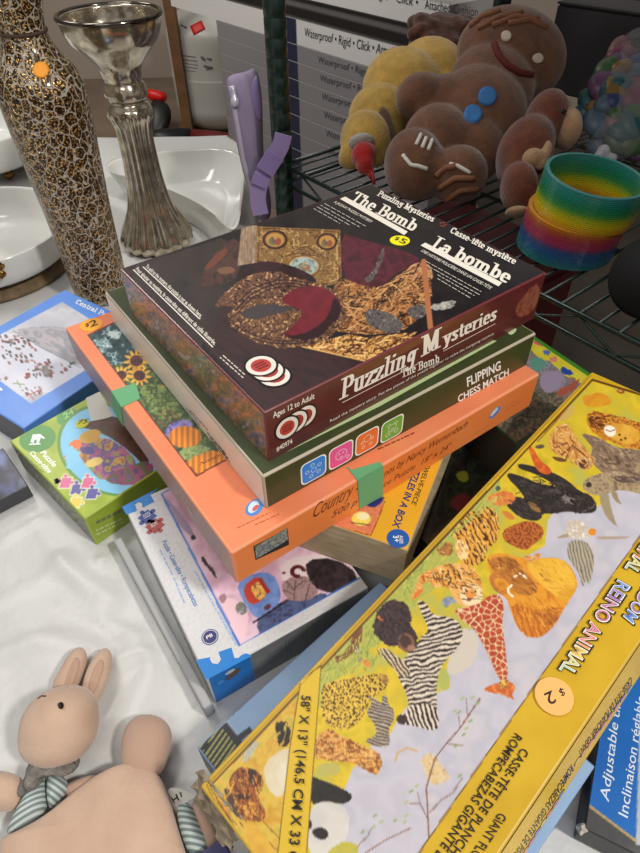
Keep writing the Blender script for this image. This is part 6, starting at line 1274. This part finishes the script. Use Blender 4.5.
def band(pts, w_, wd, th, name, m):
    P = [aty(*q, w_) for q in (chaikin(pts, 2, False) if len(pts) > 2 else pts)]; mb = MB(); L_ = []
    for i, q in enumerate(P):
        t = P[min(i+1, len(P)-1)]-P[max(i-1, 0)]; n_ = np.cross(t, (0, 1, 0)); n_ /= np.linalg.norm(n_); L_.append([tuple(q+n_*a*wd/2-np.array((0, b*th, 0))) for a, b in ((-1, 0), (1, 0), (1, 1), (-1, 1))])
    mb.loft(L_); return mb.build(name, m, tg, smooth=False)
band(((283.5, 134), (281, 146), (272, 160), (260, 182), (257, 198), (261, 214)), 1.010, .027, .003, 'strap', M_LD)
band(((276, 153), (265, 170)), 1.010, .029, .009, 'buckle', mat('lilac_buckle', (.52, .45, .64), .3)); band(((263, 174), (259, 184)), 1.010, .027, .008, 'buckle_tongue', mat('lilac_buckle_b', (.54, .47, .66), .3))
# =================================================================== plush toys on the wire shelf
def fur(name, c, c2, sc=60): return mat(name, c, .9, sheen=.35, var=(sc, c2), bump=(260, .6, .003))
SW = lambda px, py: float(atz(px, py, SHELF+.004)@CD)
def seat(me, z):
    for v in me.vertices:
        if v.co.z < z+.012: v.co.z = z+.012*math.exp((v.co.z-z-.012)/.012)
    me.update()
def plush(name, at, label, body, ells, m, vox=.004, it=6, cat='plush toy'):
    t = thing(name, at, label, cat); me = blob(body, ells, vox, it); seat(me, SHELF+.0048); tree = bvh_of(me); link(body, me, m, t, smooth=True); return t, tree
g = SW(440, 206)
GB = fur('brown_plush', (.44, .285, .19), (.37, .235, .155))
tg_, bt = plush('gingerbread_plush', atz(440, 206, SHELF+.004), 'big brown gingerbread man plush with blue buttons and red smile, sitting on the wire shelf', 'body',
  [(511, 56, g+.095, 55, 46, .055, -14), (476, 122, g+.055, 50, 56, .055, -18), (420, 96, g+.045, 25, 21, .036, 14), (446, 104, g+.055, 34, 27, .042, 8), (490, 90, g+.075, 44, 44, .05, 0), (437, 140, g+.025, 34, 34, .045, 20), (414, 166, g-.005, 30, 36, .045, 8), (474, 150, g+.03, 30, 34, .04, -10), (458, 176, g-.01, 29, 28, .048, 0)], GB)
WHT = mat('white_felt', (.86, .84, .80), .9); BLU_ = mat('blue_felt', (.22, .45, .68), .8, bump=(200, .3)); 
mb = MB(); patch(mb, bt, 487, 97, 9.2, 9.2, .004); mb.build('button', BLU_, tg_); mb = MB(); patch(mb, bt, 473, 114.5, 9.2, 9.2, .004); mb.build('button', BLU_, tg_)
EY = mat('pale_felt', (.80, .74, .66), .85)
for q in ((506, 36.5), (537.5, 58.5)): mb = MB(); patch(mb, bt, *q, 5.2, 5, .003); mb.build('eye', EY, tg_)
def sew(name, tree, lines, r, m, parent, sub=6, label=None):
    for l in lines:
        mb = MB(); q = stitch(tree, l, r, sub)
        if len(q) > 1:
            mb.tube([tuple(x) for x in q], r, 8); o = mb.build(name, m, parent)
            if label: o['label'] = label
sew('mouth', bt, [[(494, 45), (498, 56), (507, 66.5), (519, 73), (531, 75)]], .0050, mat('dark_red_felt', (.38, .12, .11), .8), tg_)
sew('icing', bt, [[(403, 155), (411, 165), (418, 166), (427, 169)], [(421, 134.5), (416, 145)], [(426, 138), (422, 148)], [(432, 140), (428, 150)], [(450, 164), (458, 166), (470, 173)]], .0027, WHT, tg_, label='white felt icing line')
TAN = mat('tan_stripe', (.52, .35, .245), .9)
sew('stripes', bt, [[(470, 27), (482, 17), (500, 11)], [(478, 29), (500, 17), (522, 13)], [(492, 26), (515, 17), (538, 20)], [(508, 24), (530, 20), (546, 28)], [(436, 176), (446, 168), (456, 166)], [(440, 188), (455, 178), (474, 178)], [(446, 200), (460, 190), (478, 188)]], .0042, TAN, tg_, label='tan stripe')
# yellow dog
d = SW(366, 172); YF = fur('yellow_plush', (.74, .60, .28), (.66, .52, .22))
ty, yt = plush('dog_plush', atz(366, 172, SHELF+.004), 'yellow plush dog with a brown ear and small red hat, left of the gingerbread man', 'body',
  [(366, 142, d+.0, 26, 30, .045, 10), (380, 118, d+.04, 32, 32, .05, 0), (402, 90, d+.09, 40, 40, .055, -20), (430, 78, d+.12, 38, 38, .055, 0), (442, 110, d+.11, 34, 40, .05, 0), (352, 158, d-.005, 14, 14, .03, 0)], YF)
me = blob('ear', [(386, 126, d-.012, 7.5, 20, .012, 12)], .0025, 4); link('ear', me, fur('brown_ear', (.36, .24, .12), (.30, .20, .10)), ty, smooth=True)
rh_ = thing('small_hat', atw(364, 178, d-.05), 'small red hat with a white cuff hanging on the yellow plush dog', 'hat')
me = blob('hat_cone', [(364, 156, d-.066, 13, 13, .024, 0), (365, 164, d-.070, 9, 10, .018, 0), (370, 172, d-.072, 4, 9, .008, 20)], .0025, 4); link('hat_cone', me, fur('red_plush', (.68, .07, .08), (.58, .05, .06)), rh_, smooth=True)
me = blob('cuff', [(362, 143, d-.060, 13.5, 6.5, .026, 0)], .0025, 3); link('cuff', me, fur('white_plush', (.72, .70, .66), (.64, .62, .6)), rh_, smooth=True)
mb = MB(); mb.tube([tuple(atw(369, 166, d-.076)), tuple(atw(373, 176, d-.078)), tuple(atw(374, 184, d-.078))], .0028, 6); mb.build('ribbon', mat('red_ribbon', (.55, .05, .08), .5), rh_)
# brown curly toy behind
k_ = d+.245; CB = fur('curly_brown_plush', (.34, .18, .11), (.22, .11, .07), 110)
rr = random.Random(4); el = [(440, 60, k_, 34, 46, .05, 0), (440, 110, k_, 30, 40, .05, 0)]+[(440+rr.uniform(-28, 28), 30+rr.uniform(-12, 14), k_-.02+rr.uniform(-.02, .01), 8, 7, .012, 0) for _ in range(34)]
tc_, _ = plush('curly_plush', atw(440, 140, k_), 'dark brown curly plush toy poking up behind the yellow dog', 'body', el, CB, .004, 2)
# monkey
m_ = SW(520, 214)-.045; MF = fur('red_brown_plush', (.43, .22, .12), (.35, .17, .10)); TF = fur('tan_plush', (.70, .56, .42), (.64, .50, .37))
tm, mt_ = plush('monkey_plush', atz(520, 214, SHELF+.004), 'small red-brown monkey plush with tan muzzle and hand, leaning right of the gingerbread man', 'body',
  [(546, 120, m_+.045, 21, 29, .04, -12), (525, 152, m_+.03, 27, 36, .045, -22), (511, 160, m_+.03, 13, 24, .035, -10), (519, 188, m_+.0, 18, 25, .035, 5), (541, 148, m_+.012, 10, 26, .022, -10), (545, 188, m_+.02, 14, 18, .03, 0)], MF)
for nm, el in (('muzzle', [(567, 129, m_+.035, 13, 19, .03, 0), (560, 122, m_+.045, 10, 14, .03, 0)]), ('ear', [(550, 96.5, m_+.03, 5, 8, .01, -20)]), ('ear', [(566, 103, m_+.045, 4.5, 8, .01, 20)]), ('hand', [(533, 158.5, m_-.008, 11, 10, .014, 0), (546, 152, m_-.008, 5, 12, .010, -12), (541, 163, m_-.008, 5, 8, .010, -20)]), ('foot', [(517, 212, m_-.012, 12, 5, .016, 0)])):
    link(nm, blob(nm, el, .0025, 4), TF, tm, smooth=True)
mb = MB(); patch(mb, mt_, 563, 112, 2, 2, .003); 
if mb.v: mb.build('eye', mat('black_bead', (.02, .02, .02), .2), tm)
# clear bag of bright pieces
bw = SW(615, 172)+.02
tb_ = thing('toy_bag', atw(620, 172, bw), 'clear bag stuffed with bright coloured pieces at the right end of the shelf', 'bag')
pieces = MB(); rr = random.Random(9); pal = [(.48, .24, .32), (.20, .25, .42), (.50, .39, .18), (.16, .34, .36), (.52, .37, .37), (.28, .38, .24), (.40, .28, .40), (.33, .40, .47)]
pm = PM()
for k in range(54):
    a = rr.uniform(0, 6.28); q = rr.random()**.5; px, py = 628+36*q*math.cos(a), 106+58*q*math.sin(a); dz = .05*math.sqrt(max(0, 1-q*q)); w = bw+.03-dz*rr.uniform(.75, 1)
    mb = MB(); s1 = rr.uniform(12, 20); mb.ell(*camell(px, py, w, s1, s1*rr.uniform(.6, 1), .014, rr.uniform(0, 180)), n=8); pm.add([(v[0], v[1], max(v[2], SHELF+.008)) for v in mb.v], mb.f, pal[k % len(pal)])
o = link('bright_pieces', pm.build('bright_pieces'), mat('bright_plastic', (1, 1, 1), .4, attr=True), tb_, smooth=True); o['kind'] = 'stuff'
me = blob('clear_film', [(628, 108, bw+.03, 44, 66, .066, -8), (612, 142, bw+.01, 24, 26, .045, 0), (640, 70, bw+.05, 30, 40, .05, 0)], .005, 4); seat(me, SHELF+.0048); link('clear_film', me, mat('clear_film', (.86, .86, .86), .2, alpha=.14, bump=(40, .6)), tb_, smooth=True)
me = blob('knot', [(603, 152, bw-.045, 6.5, 7, .012, 0), (608, 160, bw-.04, 9, 6, .012, 20), (598, 156, bw-.045, 4, 5, .008, 0)], .002, 2); link('knot', me, mat('twisted_film', (.72, .72, .74), .15, bump=(150, .8)), tb_, smooth=True)
# black cloth bag at the right edge
kb = SW(640, 318)+.0
BK_ = mat('black_cloth', (.035, .035, .045), .8, bump=(120, .4)); tk_ = thing('cloth_bag', atz(650, 318, SHELF+.004), 'soft black cloth bag with maroon flap, right of the rainbow spring', 'bag')
me = blob('bag_body', [(660, 278, kb-.03, 48, 44, .05, 0), (668, 250, kb-.03, 30, 26, .04, 0), (684, 240, kb-.02, 30, 34, .05, 0)], .004, 6); seat(me, SHELF+.0048); link('bag_body', me, BK_, tk_, smooth=True)
me = blob('flap', [(678, 212, kb-.03, 30, 28, .035, 0)], .004, 5); link('flap', me, mat('maroon_cloth', (.30, .06, .10), .8, bump=(120, .4)), tk_, smooth=True)
# =================================================================== rainbow spring
B0 = atz(563, 249, SHELF+.0075); ws_ = float(B0@CD); rs = 44.5*ws_/FPX
ts = thing('spring_toy', B0, 'rainbow plastic coil spring leaning over on the wire shelf, beside the mystery jigsaw', 'spring toy')
h_ = zfor(B0, 177); tipx = 592-proj(B0+np.array((0, 0, h_)))[0]; tip = B0+np.array((0, 0, h_))+CR*tipx*float((B0+np.array((0, 0, h_)))@CD)/FPX
pal = [(.16, .46, .42), (.16, .42, .50), (.16, .36, .54), (.22, .32, .52), (.62, .22, .36), (.66, .22, .32), (.70, .34, .20), (.80, .60, .14), (.84, .74, .12), (.66, .70, .16), (.24, .56, .30), (.14, .52, .38), (.18, .54, .48), (.24, .54, .54)]
pal = np.array(pal); turns, per = 38, 56; pts, cols_ = [], []
for i in range(turns*per+1):
    u = i/(turns*per); a = 2*math.pi*i/per
    q = u
    c = B0*(1-q)+tip*q+np.array((0, 0, .003)); 
    if u > .52: c = c+CR*.005
    tl = R(1+3*u); rl = R(2+3*u); nx = np.array((1, 0, -math.sin(rl))); ny = np.array((0, math.cos(tl), math.sin(tl)))
    pts.append(c+nx*rs*math.cos(a)+ny*rs*math.sin(a)); t = u*(len(pal)-1); k = min(int(t), len(pal)-2); cols_.append(pal[k]*(1-t+k)+pal[k+1]*(t-k))
V, F, Cc = [], [], []
wr, hr = .0024, (tip[2]-B0[2])/turns*.40
for i, p_ in enumerate(pts):
    u = i/(turns*per); q = u; c = B0*(1-q)+tip*q; rad = p_-c; rad[2] = 0; rad /= np.linalg.norm(rad)
    for x, z in ((-wr, -hr), (wr, -hr), (wr, hr), (-wr, hr)): V.append(p_+rad*x+np.array((0, 0, z))); Cc.append(cols_[i])
n = len(pts); F = [[i*4+k, i*4+(k+1) % 4, (i+1)*4+(k+1) % 4, (i+1)*4+k] for i in range(n-1) for k in range(4)]+[[3, 2, 1, 0], [n*4-4, n*4-3, n*4-2, n*4-1]]
pm = PM(); pm.add(V, F, np.array(Cc)); link('coil', pm.build('coil'), mat('glossy_rainbow_plastic', (1, 1, 1), .22, coat=.4, attr=True), ts)
# =================================================================== bunny comforter on the sheet
hz = TABLE+.030; w = float(atz(62, 726, hz)@CD)
FUR = mat('beige_plush', (.78, .665, .58), .95, sheen=.3, var=(30, (.74, .62, .535)), bump=(320, .35, .0015)); FUR2 = mat('pinkish_plush', (.70, .575, .50), .95, sheen=.3, bump=(320, .35, .0015))
tn = thing('bunny_comforter', atz(70, 790, TABLE), 'beige bunny comforter with striped scarf lying on the white sheet', 'plush toy')
me = blob('head', [(60, 725, w, 38, 36, .030, 0), (58, 735, w, 37, 27, .030, 0), (64, 714, w, 33, 26, .028, 0)], .003, 8); ht = bvh_of(me); link('head', me, FUR, tn, smooth=True)
def lay(px, py, h=.004): return tuple(atz(px, py, TABLE+h))
for nm, out, inn_ in (('ear', ((50, 692), (60, 672), (72, 652), (82, 646), (88, 654), (84, 672), (75, 690), (64, 700)), ((64, 686), (70, 666), (77, 656), (80, 664), (74, 682), (68, 692))), ('ear', ((81, 692), (88, 668), (99, 652), (107, 647), (113, 655), (110, 676), (103, 692), (95, 706), (84, 702)), ((88, 688), (94, 668), (102, 658), (104, 666), (98, 684), (93, 696)))):
    mb = pillow([lay(*q, .012) for q in out], .011, .008); o = mb.build(nm, FUR, tn); et = BVHTree.FromPolygons([pmat(tn) @ v.co for v in o.data.vertices], [list(p_.vertices) for p_ in o.data.polygons])
    q = [hit(et, *p_, lift=.0008) for p_ in chaikin(inn_, 2)]; q = [tuple(x[0]) for x in q if x]
    if len(q) > 5: mb = pillow(q, .0012, .002, n=0, ns=4); mb.build('ear_crease', FUR2, o)  # darker strip standing for the shaded crease down the ear
mb = MB(); patch(mb, ht, 61, 706.5, 2.7, 2.7, .0022); mb.build('eye', mat('black_bead_eye', (.03, .02, .02), .25), tn)
sew('eye_stitch', ht, [[(38, 699), (42, 696), (46, 696.5)]], .0006, mat('brown_thread', (.34, .24, .2), .9), tn)
def striped(name, rot, per=2500):
    m = mat(name, (.66, .70, .69), .9, bump=(300, .2, .001)); nt = m.node_tree; b = nt.nodes['Principled BSDF']; N = nt.nodes.new; tc = N('ShaderNodeTexCoord'); mp = N('ShaderNodeMapping'); mp.inputs['Rotation'].default_value = (0, 0, rot); nt.links.new(tc.outputs['Object'], mp.inputs['Vector'])
    wv = N('ShaderNodeTexWave'); wv.inputs['Scale'].default_value = 84; wv.inputs['Distortion'].default_value = 1.2; wv.inputs['Detail Scale'].default_value = .3; nt.links.new(mp.outputs['Vector'], wv.inputs['Vector']); r = N('ShaderNodeValToRGB'); r.color_ramp.elements[0].position = .42; r.color_ramp.elements[1].position = .58; r.color_ramp.elements[0].color = rgba((.46, .51, .50)); r.color_ramp.elements[1].color = rgba((.72, .76, .75)); nt.links.new(wv.outputs['Fac'], r.inputs['Fac']); nt.links.new(r.outputs['Color'], b.inputs['Base Color']); return m
S1 = striped('striped_cotton_left', R(58)); S2 = striped('striped_cotton_right', R(118))
mb = pillow([lay(*q, .010) for q in ((40, 778), (30, 790), (20, 806), (10, 826), (6, 838), (20, 835), (36, 824), (47, 812), (48, 790), (46, 776))], .012, .006); mb.build('scarf', S1, tn)
mb = pillow([lay(*q, .012) for q in ((47, 776), (48, 812), (58, 802), (70, 790), (67, 780), (58, 772))], .011, .006); mb.build('scarf', S2, tn)
GF = mat('grey_fleece', (.55, .53, .50), .95, var=(160, (.44, .42, .40)), bump=(260, 1.0, .004))
rr = random.Random(8); cz = TABLE+.020
me = blob('collar', [(40, 766, float(atz(40, 766, cz)@CD), 12, 10, .014, 20), (66, 765, float(atz(66, 765, cz)@CD), 13, 7, .013, 0), (52, 764, float(atz(52, 764, cz)@CD), 16, 7, .014, 0), (34, 778, float(atz(34, 778, cz)@CD), 8, 10, .012, 20), (25, 787, float(atz(25, 787, cz-.006)@CD), 6, 8, .010, 0)], .002, 2); link('collar', me, GF, tn, smooth=True)
mb = pillow([lay(*q, .011) for q in ((24, 778), (8, 772), (-12, 772), (-26, 790), (-14, 812), (6, 812), (18, 808), (26, 794))], .015, .010); mb.build('arm', FUR, tn)
mb = pillow([lay(*q, .014) for q in ((121, 770), (121, 742), (128, 722), (146, 714), (164, 718), (173, 732), (170, 752), (160, 778), (140, 782))], .016, .012); mb.build('arm', FUR2, tn)
mb = pillow([lay(*q, .016) for q in ((-4, 842), (20, 832), (48, 816), (78, 790), (104, 772), (124, 764), (140, 766), (160, 774), (170, 800), (180, 836), (192, 870), (140, 905), (60, 905), (10, 880))], .013, .0145, ns=14, prof=.30, wav=.0036); mb.build('blanket_body', FUR, tn)
mb = pillow([lay(*q, .010) for q in ((62, 788), (80, 778), (100, 774), (112, 782), (90, 800), (70, 800))], .008, .008); mb.build('neck_panel', FUR2, tn)
mb = pillow([lay(*q, .012) for q in ((176, 806), (188, 800), (200, 822), (212, 846), (205, 860), (190, 858), (180, 832))], .012, .010); mb.build('sleeve', striped('striped_sleeve', R(100)), tn)
mb = pillow([lay(*q, .011) for q in ((190, 800), (204, 806), (218, 830), (222, 850), (208, 858), (198, 826))], .010, .009); mb.build('paw', FUR2, tn)
mb = MB(); L_ = []
for (x0, y0), (x1, y1), z in (((163, 796), (176, 814), .008), ((170, 788), (184, 804), .016), ((180, 788), (196, 796), .018), ((190, 794), (198, 800), .012)): L_.append([lay(x0, y0, z), lay(x1, y1, z), lay(x1, y1, z+.0012), lay(x0, y0, z+.0012)])
mb.loft(L_); cl_ = mb.build('care_label', mat('satin_label', (.74, .73, .70), .4), tn, smooth=False); cl_['label'] = 'white satin care label with black letters'
lt_ = BVHTree.FromPolygons([pmat(tn) @ v.co for v in cl_.data.vertices], [list(p_.vertices) for p_ in cl_.data.polygons])
mb = MB()
for l in ([(172, 797), (175, 803)], [(176, 794), (179, 800)], [(173.5, 800), (177.5, 797)], [(180, 792), (182, 797)], [(182, 792), (181, 796)]):
    q = stitch(lt_, l, .0006, 3)
    if len(q) > 1: mb.tube([tuple(x) for x in q], .0006, 5)
if mb.v: mb.build('label_print', mat('black_print', (.05, .05, .05), .6), cl_)
# loose brown thread on the sheet
mb = MB(); mb.tube([lay(*q, .0012) for q in ((44, 648), (48, 643), (51, 642), (55, 638))], .0007, 6); tag(mb.build('loose_thread', mat('dark_thread', (.2, .17, .15), .9)), 'short dark loose thread on the white sheet above the bunny ears', 'thread')
# =================================================================== light: ceiling lamps of the shop and added fill lamps
def area(name, loc, target, size, power, col=(1, .95, .88), sy=None):
    l = bpy.data.lights.new(name, 'AREA'); l.energy = power; l.size = size; l.color = col
    if sy: l.shape = 'RECTANGLE'; l.size_y = sy
    o = bpy.data.objects.new(name, l); C.objects.link(o); o.location = loc
    d = Vector(target)-Vector(loc); o.rotation_euler = d.to_track_quat('-Z', 'Y').to_euler(); return o
area('ceiling_or_fill_lamp', (1.29, -.58, 1.51), (.0, .4, -.45), .22, 46, (1, .96, .90))
area('ceiling_or_fill_lamp', (-1.0, 1.1, 1.7), (-.2, .6, -.5), 1.2, 19, (1, .97, .93), sy=.4)  # soft fill added from the upper left
area('ceiling_or_fill_lamp', (-1.5, 2.3, 1.3), (-.5, 2.6, -.7), .8, 16, (1, .97, .93), sy=.4)  # fill lamp added to brighten the tank and back wall
area('ceiling_or_fill_lamp', (-.5, -1.0, 1.7), (-.1, .4, -.5), 1.2, 14, (1, .97, .93), sy=.4)
w = bpy.data.worlds.new('shop_light'); bpy.context.scene.world = w; w.use_nodes = True
w.node_tree.nodes['Background'].inputs['Color'].default_value = (.95, .93, .92, 1); w.node_tree.nodes['Background'].inputs['Strength'].default_value = .36
vs = bpy.context.scene.view_settings; vs.view_transform = 'Standard'; vs.look = 'None'; vs.gamma = 1; vs.exposure = -.09; vs.use_curve_mapping = False
